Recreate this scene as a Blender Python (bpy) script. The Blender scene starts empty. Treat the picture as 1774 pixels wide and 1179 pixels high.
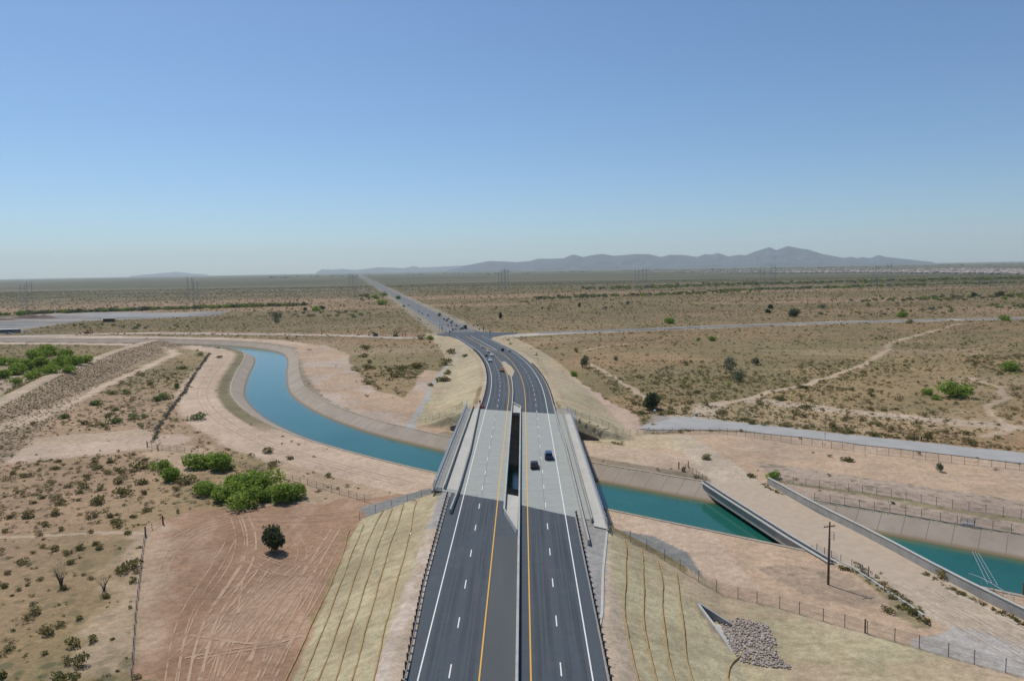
import bpy, bmesh, math, random
import numpy as np
from mathutils import Vector, Matrix
R = math.radians
random.seed(7); rng = np.random.default_rng(11)
scene = bpy.context.scene; COL = scene.collection

# ---------- camera ----------
cd_ = bpy.data.cameras.new('camera'); cam = bpy.data.objects.new('camera', cd_); COL.objects.link(cam)
cd_.sensor_width = 36; cd_.lens = 1275/1774*36; cd_.clip_start = .5; cd_.clip_end = 90000
HC = 46.8
cam.location = (0, 0, HC)
PITCH, ROLL = R(5.509), R(-1.001)
cam.matrix_world = Matrix.Translation((0, 0, HC)) @ Matrix.Rotation(R(90)-PITCH, 4, 'X') @ Matrix.Rotation(ROLL, 4, 'Z')
scene.camera = cam

# ---------- sky, sun, exposure ----------
SUN_EL, SUN_AZ = R(56), R(-37)          # azimuth from +Y towards +X
w = bpy.data.worlds.new('World'); scene.world = w; w.use_nodes = True
wn = w.node_tree; bg = wn.nodes['Background']
sky = wn.nodes.new('ShaderNodeTexSky'); sky.sky_type = 'NISHITA'; sky.sun_disc = False
sky.sun_elevation = SUN_EL; sky.sun_rotation = SUN_AZ; sky.altitude = 0; sky.air_density = .85; sky.dust_density = .5; sky.ozone_density = 7.5
tint = wn.nodes.new('ShaderNodeVectorMath'); tint.operation = 'MULTIPLY'; tint.inputs[1].default_value = (.90, .98, .97)
wn.links.new(sky.outputs[0], tint.inputs[0]); wn.links.new(tint.outputs[0], bg.inputs[0]); bg.inputs[1].default_value = .108
sl = bpy.data.lights.new('sun', 'SUN'); sl.energy = 3.9; sl.angle = R(.55); sl.color = (1, .945, .86)
so = bpy.data.objects.new('sun', sl); COL.objects.link(so)
sv = Vector((math.sin(SUN_AZ)*math.cos(SUN_EL), math.cos(SUN_AZ)*math.cos(SUN_EL), math.sin(SUN_EL)))
so.rotation_euler = sv.to_track_quat('Z', 'Y').to_euler(); so.location = (-200, 200, 300)
scene.view_settings.view_transform = 'Standard'; scene.view_settings.look = 'None'
scene.view_settings.exposure = 0; scene.view_settings.gamma = 1
scene.cycles.volume_bounces = 2; scene.cycles.max_bounces = 6; scene.cycles.transparent_max_bounces = 24
HAZE = 2.4e-5
# ---------- surveyed positions (world metres) ----------
D = {
 'wattle0': [(-30.8,93.0),(-31.1,99.6),(-31.7,111.2),(-32.2,124.7),(-33.5,139.9),(-34.5,147.2),(-34.6,149.4)],
 'wattle1': [(-28.1,91.4),(-28.6,101.1),(-29.7,116.6),(-30.8,131.5),(-31.4,141.1),(-31.8,149.4),(-31.9,150.9)],
 'wattle2': [(-25.5,89.4),(-26.1,101.7),(-27.5,120.2),(-28.6,135.5),(-29.0,148.2),(-29.2,164.0),(-28.9,166.8)],
 'wattle3': [(-22.8,87.5),(-23.6,98.8),(-24.6,115.4),(-26.0,135.2),(-26.2,145.4),(-26.5,154.8),(-27.2,169.3)],
 'wattle4': [(-20.3,85.6),(-21.4,101.7),(-22.2,115.4),(-23.2,130.5),(-23.5,147.0),(-24.2,156.3),(-25.0,172.4)],
 'wattle5': [(-17.2,83.3),(-18.2,97.7),(-19.0,115.4),(-19.6,131.9),(-21.0,149.7),(-21.2,155.3),(-23.0,174.3)],
 'wattle6': [(19.3,127.1),(19.2,123.2),(17.5,112.9),(15.6,102.6),(14.7,94.3),(14.4,88.8),(14.3,82.9)],
 'wattle7': [(21.9,124.8),(21.7,120.9),(19.2,106.9),(17.5,97.0),(16.9,90.1),(16.8,84.2)],
 'wattle8': [(24.3,121.7),(23.6,114.3),(21.5,104.0),(20.2,96.3),(19.5,89.8),(19.2,85.5)],
 'wattle9': [(26.8,119.2),(26.2,114.5),(24.7,105.9),(23.1,97.1),(22.2,91.7),(21.7,86.8)],
 'wattle10': [(30.2,96.4),(28.9,94.6),(27.8,92.3),(26.9,89.5)],
 'wattle11': [(21.7,231.8),(21.4,231.1),(20.8,230.5)],
 'wattle12': [(24.4,230.7),(24.1,230.0),(21.9,229.0)],
 'wattle13': [(27.0,229.5),(26.8,228.7),(24.6,227.7)],
 'wattle14': [(29.7,227.6),(28.9,227.1),(25.7,224.4)],
 'f_right': [(17.4,129.0),(24.0,125.2),(30.9,118.3),(40.6,111.8),(47.9,105.4),(56.7,98.1),(65.8,90.9),(71.3,85.9)],
 'f_front': [(32.1,227.4),(41.1,233.7),(48.4,234.5),(58.6,233.4),(67.5,233.3),(77.8,223.2),(77.4,223.2),(97.9,206.8),(115.3,194.8),(131.3,185.2)],
 'f_bankA': [(66.6,180.0),(70.1,176.7),(83.1,169.1),(96.6,158.1),(107.0,150.3),(111.5,146.6)],
 'f_bankB': [(69.1,165.3),(70.7,164.4),(82.7,155.7),(93.5,147.3),(101.2,141.9)],
 'f_left': [(-117.0,230.5),(-110.6,225.0),(-104.5,222.6),(-98.7,219.8),(-82.1,207.8),(-69.2,195.8),(-54.0,184.5),(-42.0,174.9),(-36.5,170.4),(-33.4,167.1)],
 'f_crest': [(-34.0,156.3),(-30.0,156.9),(-26.0,157.3),(-22.0,157.6),(-17.9,156.9)],
 'f_farleft': [(-31.0,260.9),(-25.5,251.8),(-21.8,250.1),(-19.1,254.5),(-18.0,263.2)],
 'f_farright': [(21.0,235.9),(24.3,233.6),(27.1,229.3),(29.5,227.8),(31.9,226.8)],
 'f_wire': [(-77.1,156.9),(-77.4,149.6),(-72.6,138.7),(-67.5,127.6),(-61.2,113.7),(-51.7,93.7)],
 'f_weeds': [(-208.2,503.5),(-174.7,403.3),(-151.1,334.2),(-137.7,291.7),(-126.2,258.0),(-117.6,235.9)],
 'culv_a': [(28.5,108.5),(29.5,105.3)],
 'culv_b': [(28.6,108.5),(30.7,105.9)],
 'apron': [(29.5,105.3),(30.6,105.4),(30.3,100.8)],
 'riprap': [(30.9,106.5),(33.7,108.0),(36.2,106.8),(37.7,105.2),(37.1,103.0),(37.3,101.7),(36.1,98.0),(36.2,95.7),(36.9,93.5),(33.4,94.2),(30.5,95.6),(30.1,99.5),(30.4,104.6)],
 'z_grade': [(-45.0,84.5),(-57.4,106.1),(-75.2,144.6),(-79.7,156.8),(-74.3,164.2),(-62.9,165.6),(-47.6,168.2),(-40.4,172.1),(-34.8,171.8),(-21.5,176.6),(-32.3,158.8),(-33.3,154.4),(-34.5,145.8),(-30.8,92.9),(-29.1,84.0)],
 'z_inner': [(-164.5,553.6),(-117.3,409.0),(-80.3,312.6),(-53.0,267.2),(-28.6,239.5),(-19.8,249.6),(-30.6,257.2),(-35.5,255.6),(-35.6,294.7),(-32.0,356.3),(-36.1,387.2),(-48.4,400.1),(-46.3,309.2),(-63.1,333.6),(-88.4,405.3),(-112.2,494.8),(-140.6,545.3)],
 'z_gravL': [(-35.7,164.2),(-32.3,157.7),(-19.3,175.5),(-20.4,179.9),(-31.5,169.0)],
 'z_gravR': [(19.0,149.3),(20.3,148.2),(27.7,144.4),(32.5,135.0),(32.8,126.9),(31.5,120.4),(25.4,132.5)],
 'z_gravF': [(39.8,237.6),(41.7,242.7),(53.6,268.6),(56.7,262.9),(49.3,237.7)],
 'strip': [(-36.4,240.2),(-36.2,255.7),(-35.6,294.7),(-37.1,356.9),(-36.6,418.1),(-33.2,519.0)],
 'pathA': [(50.7,264.5),(64.3,260.1),(84.1,242.9),(109.5,224.7),(143.0,202.1),(156.2,193.1)],
 'pathB': [(47.3,237.0),(57.4,239.7),(70.2,237.8),(80.1,231.0),(104.2,213.8),(135.6,191.5),(147.7,182.4)],
 'b2roadL': [(48.5,229.4),(49.2,205.4),(49.8,182.2),(54.3,157.3),(58.2,135.3),(61.3,124.4),(62.7,108.7),(66.1,91.4),(67.6,81.2)],
 'b2roadR': [(55.8,232.9),(59.6,201.5),(61.9,175.5),(65.4,153.7),(71.1,135.3),(73.0,120.1),(76.2,106.0),(79.6,96.5)],
 'trail0': [(77.0,283.9),(96.3,294.9),(107.8,307.8),(133.3,328.6),(152.8,349.6),(181.8,381.6),(229.1,447.9),(252.2,489.7),(302.2,545.3),(390.7,641.9)],
 'trail1': [(44.7,412.2),(49.8,366.0),(52.6,329.2),(54.4,296.4)],
 'trail2': [(211.5,337.0),(206.5,309.2),(197.1,291.5),(175.9,268.6),(166.6,251.2),(162.6,236.4),(154.0,226.9),(144.6,223.6)],
 'trail3': [(-107.5,149.0),(-96.4,150.5),(-77.7,149.6)],
 'trail4': [(46.5,480.2),(69.4,509.5),(112.7,543.9)],
 'z_band': [(-175.9,232.0),(-168.2,236.9),(-152.9,249.3),(-130.8,256.7),(-118.0,235.6),(-125.8,228.4),(-151.4,212.6),(-158.2,207.9)],
 'dikelow': [(-172.0,217.3),(-176.2,248.5),(-181.5,275.1),(-192.3,319.5),(-205.0,376.3),(-219.5,442.9),(-231.8,502.9),(-247.4,530.9),(-254.4,535.9)],
 'roadleft': [(-63.9,601.5),(-87.7,595.7),(-141.6,627.3),(-232.9,662.6),(-346.4,691.6),(-474.6,680.4),(-624.4,668.7)],
 'roadright': [(-19.6,592.9),(-7.9,595.9),(35.4,614.3),(106.5,634.6),(215.5,662.4),(327.7,679.0),(479.8,687.2),(700.0,677.4)],
 'z_pit': [(-809.9,949.8),(-704.5,1013.1),(-697.2,1075.9),(-667.3,1156.2),(-493.2,1072.7),(-417.1,1094.1),(-391.7,976.3),(-462.5,925.9),(-519.5,898.5),(-521.4,833.4),(-499.3,716.1),(-562.2,657.4)],
 'z_pond': [(-625.4,1083.2),(-516.4,1051.3),(-404.6,979.9),(-481.9,965.0),(-557.9,985.7)],
 'z_behind': [(-247.2,315.0),(-277.5,395.1),(-338.9,495.3),(-288.8,431.1),(-244.1,401.9),(-261.3,448.5),(-233.8,389.9),(-219.5,334.2),(-208.9,295.9),(-200.9,254.9)],
 'z_strawR': [(-7.4,547.9),(6.7,479.7),(14.2,358.1),(17.1,282.6),(21.1,240.0),(28.3,228.7),(36.1,231.6),(37.9,226.1),(27.8,217.4),(21.8,227.5),(17.7,232.9),(14.0,265.9),(9.8,335.1),(2.5,419.3)],
 'z_pinkR': [(16.9,449.4),(22.6,396.0),(31.2,352.3),(39.6,291.3),(45.4,264.3),(42.2,240.0),(35.6,228.5),(28.3,228.4),(20.7,235.5),(16.8,276.7)],
 'z_strawL': [(-32.0,500.2),(-36.2,417.9),(-37.1,356.7),(-35.6,294.9),(-35.6,257.7),(-31.2,258.3),(-25.5,251.3),(-19.6,248.2),(-16.5,255.9),(-10.8,268.6),(-12.3,338.3),(-19.6,416.5),(-27.6,484.6)],
 'redpatch': [(-89.2,606.3),(-144.2,639.0),(-64.5,646.3)],
 'pole': [(52.7,119.8)],
 'b2edge': [(48.7,181.8),(60.9,158.9),(63.9,152.7)],
 'b2face': [(48.4,180.9),(52.0,160.8),(55.2,143.9),(57.0,135.6)],
 'wall2': [(62.9,178.4),(66.4,154.8),(71.8,136.6),(73.3,120.6),(76.7,106.7),(79.6,96.5)],
 'boom': [(92.1,144.3),(83.7,127.2)],
 'b2rail': [(58.2,133.9),(60.8,128.3),(60.9,123.2),(61.2,116.3),(62.0,107.8)],
 'posts_r': [(79.6,115.5),(80.1,114.2),(80.5,112.9)],
 'marker': [(61.4,117.0),(51.3,101.4),(60.8,122.9),(60.8,123.7)],
 'gp': [(120.8,217.9),(123.1,218.2),(124.8,217.8)],
 'posts_b': [(44.3,193.8),(47.3,196.0)],
 'dark_posts': [(-76.9,148.6),(-76.6,155.7),(-116.2,229.2),(-110.3,224.0)],
 'fr_sign': [(94.9,220.4)],
 'tracks': [[(-44.7,90.6),(-49.3,104.1),(-51.8,115.4),(-52.4,126.8),(-53.9,136.1),(-57.3,146.9),(-63.4,159.7)],[(-43.0,90.5),(-47.4,104.0),(-49.5,114.3),(-50.1,125.9),(-51.6,136.0),(-54.9,146.8),(-61.3,160.3)],[(-47.1,93.5),(-52.5,107.7),(-55.1,119.9),(-56.5,133.4),(-58.9,145.4)],[(-42.5,93.3),(-46.5,109.3),(-46.9,124.1),(-47.3,133.0)],[(-41.3,93.3),(-44.6,108.4),(-44.4,122.8),(-43.2,130.2)],[(-38.2,93.2),(-40.7,109.1),(-40.1,125.0),(-40.0,139.8),(-40.6,151.2)],[(-36.6,93.1),(-39.0,108.1),(-38.5,125.0),(-38.5,138.3),(-38.8,151.1)],[(-34.3,93.0),(-35.2,108.9),(-36.3,126.1),(-36.7,142.8)],[(-45.5,97.6),(-45.8,113.2),(-43.6,126.4),(-40.6,134.1)],[(-39.7,93.2),(-39.7,106.4),(-38.5,121.4)],[(-35.1,93.1),(-35.3,103.6),(-34.8,116.9),(-35.2,129.8)],[(-70.7,147.6),(-68.3,156.2),(-59.7,160.3),(-45.3,159.5),(-38.2,162.3)],[(-67.8,141.1),(-66.8,152.5),(-58.6,157.2),(-45.5,155.7),(-38.3,157.2)],[(-64.5,127.3),(-68.9,141.2),(-69.3,152.6)],[(-49.0,105.8),(-38.2,102.1),(-34.1,105.3)],[(-47.0,99.2),(-41.3,101.3),(-35.9,102.8)],[(-50.5,137.4),(-41.6,130.1),(-41.4,137.0),(-45.9,146.4)],[(-50.1,133.2),(-42.5,126.4),(-38.4,130.0)]],
 'towers': [(-850,1284,42),(-834,1278,47),(-579,1332,50),(-590,1381,42),(-294,1362,51),(-300,1415,51),(-28,1910,49),(-20,2016,57),(-12,2011,55),(286,1672,50),(301,1663,51),(510,1498,49),(528,1487,54),(840,1706,43),(866,1746,45),(806,1572,53),(1028,1618,32),(1051,1600,44)],
 'plants': [('M',-275.0,395.1,8.75,4.7),('M',-278.8,411.0,11.04,5.59),('M',-284.8,431.4,12.26,6.59),('M',-282.8,442.1,12.56,6.75),('M',-275.3,445.4,11.95,6.8),('M',-243.5,407.0,9.65,5.53),('M',-243.6,417.2,7.91,4.96),('M',-258.0,393.9,9.34,4.02),('M',-237.3,376.2,9.52,4.48),('M',-299.4,489.4,11.58,4.98),('M',-321.5,508.2,13.62,5.17),('M',-308.7,453.2,7.87,4.62),('M',-316.0,484.0,11.45,4.93),('M',-317.1,455.1,8.62,5.41),('M',-253.9,372.8,5.9,2.85),('M',-320.5,497.1,10.19,4.21),('M',-230.0,379.0,6.59,2.9),('M',-89.4,202.8,5.84,4.19),('M',-82.5,199.3,7.02,4.46),('M',-87.1,203.8,4.89,3.86),('M',-71.7,183.7,5.01,3.8),('M',-67.2,181.3,6.4,4.38),('M',-63.2,180.4,6.66,4.36),('M',-53.6,171.0,6.32,5.62),('M',-57.4,173.3,4.18,3.59),('M',-52.2,172.8,3.61,4.18),('M',-98.8,202.0,3.88,2.78),('O',-105.8,203.1,5.85,3.49),('M',-91.4,189.6,5.17,4.58),('O',-96.2,197.2,3.79,3.06),('O',-85.4,188.2,4.83,3.57),('O',-97.7,188.1,4.22,2.92),('O',-97.5,177.7,5.14,3.38),('M',-76.4,177.4,5.13,3.06),('M',-69.5,172.9,5.56,3.88),('M',-62.6,167.6,6.2,4.35),('M',-60.4,170.7,4.12,2.95),('O',-99.0,172.0,3.87,2.68),('O',-109.3,172.0,2.76,2.08),('O',-109.5,180.6,2.32,1.87),('O',-130.3,204.3,3.6,1.76),('O',-92.2,178.3,2.0,1.85),('O',-133.9,211.7,3.05,1.46),('O',-122.5,211.1,2.7,1.45),('O',-82.1,175.6,1.41,1.21),('K',-47.1,138.1,5.81,6.01),('K',53.4,275.3,8.32,8.0),('G',38.4,397.4,7.22,8.78),('G',60.0,423.3,3.34,4.67),('G',111.1,371.4,8.23,8.85),('G',105.4,338.6,6.97,8.08),('G',133.0,397.2,6.91,5.4),('O',41.5,471.3,3.35,4.8),('T',-79.5,124.1,3.03,4.99),('T',-71.1,122.4,2.99,2.78),('O',-69.5,119.7,2.14,1.47),('O',-72.0,129.3,3.36,2.26),('O',-67.8,125.5,1.83,1.53),('O',-68.9,129.7,1.47,0.79),('O',-65.5,103.6,2.29,2.19),('O',-60.5,97.7,2.25,2.76),('O',-62.0,94.5,2.33,2.34),('O',-63.2,104.6,1.88,1.66),('O',-71.4,107.2,2.1,1.89),('O',-59.7,95.2,1.25,1.09),('O',-62.6,97.9,1.45,1.38),('O',-70.0,94.9,1.72,2.18),('O',-60.4,105.0,1.03,0.65),('O',-54.8,96.2,0.79,0.6),('O',-110.6,162.9,3.93,2.26),('O',-104.9,163.8,2.9,1.98),('O',-91.3,161.3,2.6,1.96),('O',-85.9,154.8,2.5,2.68),('O',-94.5,161.9,1.82,1.12),('O',-102.6,156.1,2.27,1.62),('O',-100.0,150.0,1.69,1.56),('O',-97.2,152.9,1.73,1.33),('O',-89.6,151.4,1.71,1.05),('O',-91.7,141.4,2.29,1.72),('O',-95.0,143.4,1.27,1.25),('O',-95.2,140.3,1.36,0.85),('O',-86.7,142.2,2.07,1.48),('O',-93.4,135.0,2.41,1.88),('O',-93.0,129.9,1.69,1.13),('O',-89.6,124.4,1.82,1.52),('O',-108.9,152.5,1.72,1.32),('O',-114.3,161.7,2.6,1.68),('O',-62.9,115.4,0.94,0.71),('O',-85.2,127.2,1.45,0.89),('O',-85.9,125.1,1.22,0.76),('O',-86.0,123.0,1.3,0.75),('O',-85.9,120.6,0.98,0.63),('O',-78.5,129.1,0.94,0.79),('O',-77.0,163.6,1.19,1.42),('O',-48.9,190.7,2.29,1.81),('M',30.7,366.2,4.06,3.12),('O',94.9,400.9,3.8,3.75),('O',100.6,410.0,2.92,2.44),('O',59.9,299.3,5.23,2.55),('M',145.0,531.7,6.7,5.41),('M',135.9,533.7,4.21,3.62),('M',176.1,289.2,12.4,5.93),('M',168.9,296.5,4.71,3.04),('M',165.9,284.6,3.62,2.43),('M',244.1,357.5,9.62,4.87),('O',57.6,267.3,4.25,2.29),('O',75.7,265.8,5.07,2.5),('O',75.0,281.8,3.58,2.17),('O',90.7,241.4,4.23,2.48),('O',95.7,237.5,2.46,1.63),('O',104.0,236.8,3.02,3.25),('O',106.9,230.0,3.67,1.97),('O',127.9,222.3,4.26,3.05),('O',121.4,221.4,3.18,1.52),('O',136.1,226.9,2.53,1.95),('O',140.5,225.3,3.24,1.93),('O',110.1,297.3,1.89,1.52),('O',106.1,290.8,5.08,1.99),('O',90.6,196.6,4.41,2.37),('G',110.0,185.7,2.83,3.04),('M',65.9,182.9,3.52,2.21),('O',60.9,184.7,3.55,1.91),('O',54.2,202.4,3.89,1.05),('O',45.2,191.5,1.84,1.98),('O',46.6,185.0,2.08,1.12),('O',75.8,150.5,2.91,2.61),('O',73.5,155.3,2.0,2.15),('O',72.4,157.5,1.52,1.36),('Y',73.6,122.3,2.98,2.35),('O',80.8,140.3,1.59,1.22),('O',81.4,139.2,1.58,1.21),('O',74.6,119.0,2.32,1.46),('O',75.4,117.2,1.72,0.82),('O',57.7,109.2,2.5,0.86),('O',59.7,110.6,1.45,0.87),('O',60.7,108.4,1.77,1.33),('O',57.9,126.9,1.65,1.11),('O',59.0,126.1,1.64,1.32),('O',-69.3,352.1,6.69,2.4),('O',-81.8,409.5,5.82,4.17),('O',-66.7,397.8,4.4,3.04),('O',-58.9,396.6,7.52,4.72),('O',-52.3,406.0,8.34,5.52),('O',-58.9,375.6,10.1,2.88),('O',-39.0,418.7,8.6,6.4),('O',-34.8,356.7,9.6,4.25),('O',-38.9,342.6,3.8,2.92),('O',-34.1,381.0,4.82,3.89),('O',-38.5,476.7,8.27,4.85),('O',-29.5,453.4,5.01,3.85),('O',-95.1,467.9,7.38,3.18),('O',-103.7,511.2,9.67,5.2),('O',-71.4,577.6,6.37,5.87),('M',-64.4,575.8,8.16,4.88),('K',-275.9,1078.8,18.61,10.91),('M',-278.2,1049.0,21.39,8.85),('K',-294.3,1053.6,16.52,7.11),('G',-274.2,859.2,16.19,11.6),('G',-255.1,795.0,8.74,6.71),('G',-220.1,980.3,13.84,7.44),('K',96.7,1035.2,11.37,12.22),('G',121.1,953.1,16.45,8.04),('G',167.8,1058.9,14.95,10.71),('G',49.8,992.2,7.78,6.7),('G',42.1,995.6,7.81,5.88),('M',24.9,1213.5,13.31,8.18),('M',142.5,1121.1,8.79,5.67),('M',354.3,1630.3,12.76,9.61),('M',151.2,703.0,14.37,4.75),('K',294.2,764.3,14.41,9.04),('G',379.3,896.3,12.66,7.56),('K',315.7,899.8,8.47,7.59),('K',288.5,823.9,7.76,5.56),('G',450.2,926.4,14.54,6.25),('G',501.8,955.7,10.5,6.45),('M',595.5,1019.9,12.8,8.6),('K',730.9,1158.9,19.98,9.77),('K',761.4,1150.1,27.05,9.69),('M',445.1,662.8,12.51,4.48),('O',352.4,651.4,8.2,5.51),('M',387.2,727.8,13.73,4.31),('M',-286.5,1658.3,25.96,16.75),('M',-274.6,1487.0,25.62,15.03),('M',-220.1,1435.0,22.48,16.92),('M',-210.6,1199.4,28.2,8.09),('M',-164.2,1125.8,12.36,7.59),('K',-11.6,808.3,5.08,9.56),('G',-86.0,867.8,6.81,5.86),('O',252.3,921.1,8.67,4.66),('N',-152.1,319.2,7.09,4.35),('N',-152.9,314.3,5.48,3.75),('N',-161.2,348.2,3.86,4.74),('N',-210.0,490.8,5.42,3.75),('N',-147.6,267.6,6.38,2.75),('N',-143.4,275.1,5.69,2.35),('N',-170.9,278.3,6.19,1.9),('N',-177.9,307.5,7.32,2.1),('N',-183.9,333.4,5.28,2.84),('N',-177.5,334.3,5.83,2.28),('O',-180.0,361.2,4.0,2.46),('N',-118.4,270.9,7.75,1.85),('O',-190.2,419.4,7.95,2.14),('O',-179.0,378.2,2.99,2.25),('O',-148.9,331.0,2.62,1.41),('O',-74.3,218.6,4.89,1.5),('O',-65.6,210.5,3.03,1.27),('O',-190.0,474.4,5.24,2.41),('O',-174.8,263.3,3.35,1.35),('O',-85.2,435.3,4.81,2.96)],
 'cars': [('suv','blue',5.6,179.9,'dark blue SUV driving away on the right side of the bridge deck'),('sedan','black',1.4,171.8,'black car in the left lane of the right bridge deck,behind the blue one'),('pickup','orange',-7.3,352.9,'orange and white pickup coming round the bend beside the median island'),('pickup','white',-11.7,401.5,'large white pickup in the outer lane,nearest of the oncoming bunch'),('sedan','slate',-11.2,432.4,'small slate grey car in the outer lane behind the large white pickup'),('sedan','white',-7.4,435.4,'white car in the inner lane beside the slate grey one'),('sedan','silver',-7.4,459.5,'silver car in the inner lane behind the white car of the oncoming bunch'),('sedan','silver',-7.3,496.1,'silver car last of the oncoming bunch,near the junction'),('suv','black',1.6,468.4,'black SUV driving away beside the turn lane line'),('sedan','silver',5.9,463.1,'silver car driving away in the outer lane beside the black SUV'),('van','white',-11.9,649.0,'white van waiting at the junction on the far side'),('sedan','red',-6.9,660.9,'dark red car beside the white van at the junction'),('sedan','white',-13.4,736.2,'white car following well behind the van at the junction'),('boxtruck','black',5.4,678.6,'dark box truck stopped just past the junction'),('suv','black',2.2,672.4,'black SUV beside the dark box truck'),('sedan','black',1.6,708.8,'lone black car ahead of the box truck'),('sedan','black',1.9,749.0,'black car at the back of the receding group'),('sedan','slate',6.0,769.7,'slate grey car at the back of the receding group'),('suv','black',2.2,784.5,'black SUV in the middle of the receding group'),('sedan','black',2.6,808.4,'black car at the front left of the receding group'),('sedan','black',8.3,811.7,'black car at the front right of the receding group'),('sedan','black',-7.6,881.3,'black oncoming car in the inner lane beyond the junction'),('sedan','slate',-12.4,919.4,'slate grey oncoming car ahead of two blue ones'),('sedan','blue',-9.9,972.3,'blue oncoming car,left of the pair behind the slate grey one'),('sedan','blue',-13.9,973.7,'blue oncoming car,right of the pair behind the slate grey one'),('sedan','black',-12.4,1159.6,'dark car far up the straight road'),('sedan','slate',-11.2,1139.3,'grey car far up the straight road beside the dark one'),('sedan','white',-13.7,2115.3,'white car near the horizon on the straight road'),('sedan','white',-10.9,3088.5,'white car farthest away near the vanishing point')],
 'prof': [(-19.939,156),(-17.613,179),(-15.891,175),(-14.343,252),(-13.588,223),(-12.823,250),(-11.89,174),(-10.983,239),(-10.115,307),(-9.074,275),(-8.202,233),(-7.45,342),(-6.971,257),(-5.068,293),(-3.955,346),(-2.887,325),(-1.679,412),(-0.296,372),(0.463,342),(1.492,379),(2.075,466),(3.145,456),(4.124,470),(4.57,570),(4.903,608),(5.588,502),(6.34,575),(7.045,610),(7.923,525),(8.666,551),(9.494,577),(10.577,565),(11.481,441),(12.122,525),(13.101,503),(14.157,413),(14.7,519),(15.159,491),(15.656,553),(16.402,410),(17.138,468),(17.627,440),(18.254,574),(19.266,728),(19.746,612),(20.528,754),(21.31,656),(21.891,605),(22.891,420),(24.212,266),(24.691,302),(25.099,245),(25.444,283),(25.9,235),(26.453,343),(26.903,265),(27.612,215),(28.243,167),(28.833,119),(29.518,71)],
 'prof2': [(-27.251,143),(-25.985,331),(-25.065,468),(-24.321,549),(-23.697,423),(-23.179,297),(-22.274,196)],
 'town': [(1848,2658),(1985,3319),(1931,4018),(1817,5224),(2093,9082),(3453,14982),(2919,8397),(2723,5665),(3228,5620),(2827,4068)],
}
# ---------- road profile, road frame and terrain height (metres; x right, y ahead) ----------
ZP = np.array([(-400,-3),(30,-1.9),(80,-1.2),(150,-.35),(200,0),(245,0),(300,-.9),(450,-4.5),(520,-6.2),(580,-6.85),(700,-6.9),(1e6,-6.9)])
def zr(Y): return np.interp(Y, ZP[:,0], ZP[:,1])
def B(Y):
    Y = np.asarray(Y, float)
    a = .0162*Y; t = np.clip(Y-260, 0, 310)
    return np.where(Y < 570, a - t*t/2720., .0162*570 - 310**2/2720. - .2118*(Y-570))
def dB(Y):
    Y = np.asarray(Y, float)
    return np.where(Y < 570, .0162 - np.clip(Y-260, 0, 310)/1360., -.2118)
def LY(x, y): return (x-B(y))/np.sqrt(1+dB(y)**2)
def RX(L, Y): return B(Y)+L*np.sqrt(1+dB(Y)**2)
def nearJ(L): return 143.6-.73*np.maximum(L, -16.5)
def farJ(L): return 239.2-.42*np.asarray(L)
def pdist(x, y, pts):
    """distance, signed side and station to a polyline (side>0 = left of travel)"""
    x = np.asarray(x, float); y = np.asarray(y, float)
    best = np.full(x.shape, 1e18); side = np.zeros(x.shape); st = np.zeros(x.shape); acc = 0
    for (a, b), (c, d) in zip(pts[:-1], pts[1:]):
        ux, uy = c-a, d-b; l2 = ux*ux+uy*uy; l = math.sqrt(l2)
        t = np.clip(((x-a)*ux+(y-b)*uy)/l2, 0, 1)
        ex = x-a-t*ux; ey = y-b-t*uy; d2 = ex*ex+ey*ey
        m = d2 < best
        best = np.where(m, d2, best); side = np.where(m, np.sign(ux*(y-b)-uy*(x-a)), side); st = np.where(m, acc+t*l, st)
        acc += l
    return np.sqrt(best), side, st
def chaikin(p, n=2):
    for _ in range(n):
        q = [p[0]]
        for a, b in zip(p[:-1], p[1:]):
            q.append((a[0]*.75+b[0]*.25, a[1]*.75+b[1]*.25)); q.append((a[0]*.25+b[0]*.75, a[1]*.25+b[1]*.75))
        q.append(p[-1]); p = q
    return p
CANAL = chaikin([(360,-76),(250.5,7.6),(186.8,56.1),(91.3,128.8),(52,158.7),(12.6,188.7),(-16,211),(-38,230.5),(-61.5,254),(-89,291),(-112,334),(-124,366),(-132,392),(-140,417),(-150,453),(-161,489),(-173,520),(-190,545),(-212,567),(-240,586),(-275,602),(-327,619),(-440,648),(-600,688),(-900,765),(-1500,900)], 2)
DIKE = [(-120,60),(-152,150),(-204,289),(-234,375),(-261.5,482),(-270,533),(-273,560)]
def sm(a, b, x):
    t = np.clip((x-a)/(b-a), 0, 1); return t*t*(3-2*t)
def vnoise(x, y, s, seed=0):
    x = np.asarray(x)/s+1000.3+seed*17.17; y = np.asarray(y)/s+1000.7+seed*9.31
    xi = np.floor(x); yi = np.floor(y); fx = x-xi; fy = y-yi; fx = fx*fx*(3-2*fx); fy = fy*fy*(3-2*fy)
    def h(a, b):
        v = np.sin(a*127.1+b*311.7+seed*74.7)*43758.5453; return v-np.floor(v)
    return (h(xi,yi)*(1-fx)+h(xi+1,yi)*fx)*(1-fy)+(h(xi,yi+1)*(1-fx)+h(xi+1,yi+1)*fx)*fy
def fbm(x, y, s, o=4, seed=0):
    r = 0; a = .5
    for i in range(o):
        r = r+a*vnoise(x, y, s, seed+i); s /= 2.03; a *= .5
    return r/(1-.5**o)
def inpoly(x, y, P):
    x = np.asarray(x); y = np.asarray(y); r = np.zeros(x.shape, bool); n = len(P)
    for i in range(n):
        x0, y0 = P[i]; x1, y1 = P[(i+1) % n]
        if y0 == y1: continue
        c = ((y0 > y) != (y1 > y)) & (x < (x1-x0)*(y-y0)/(y1-y0)+x0); r ^= c
    return r
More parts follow.
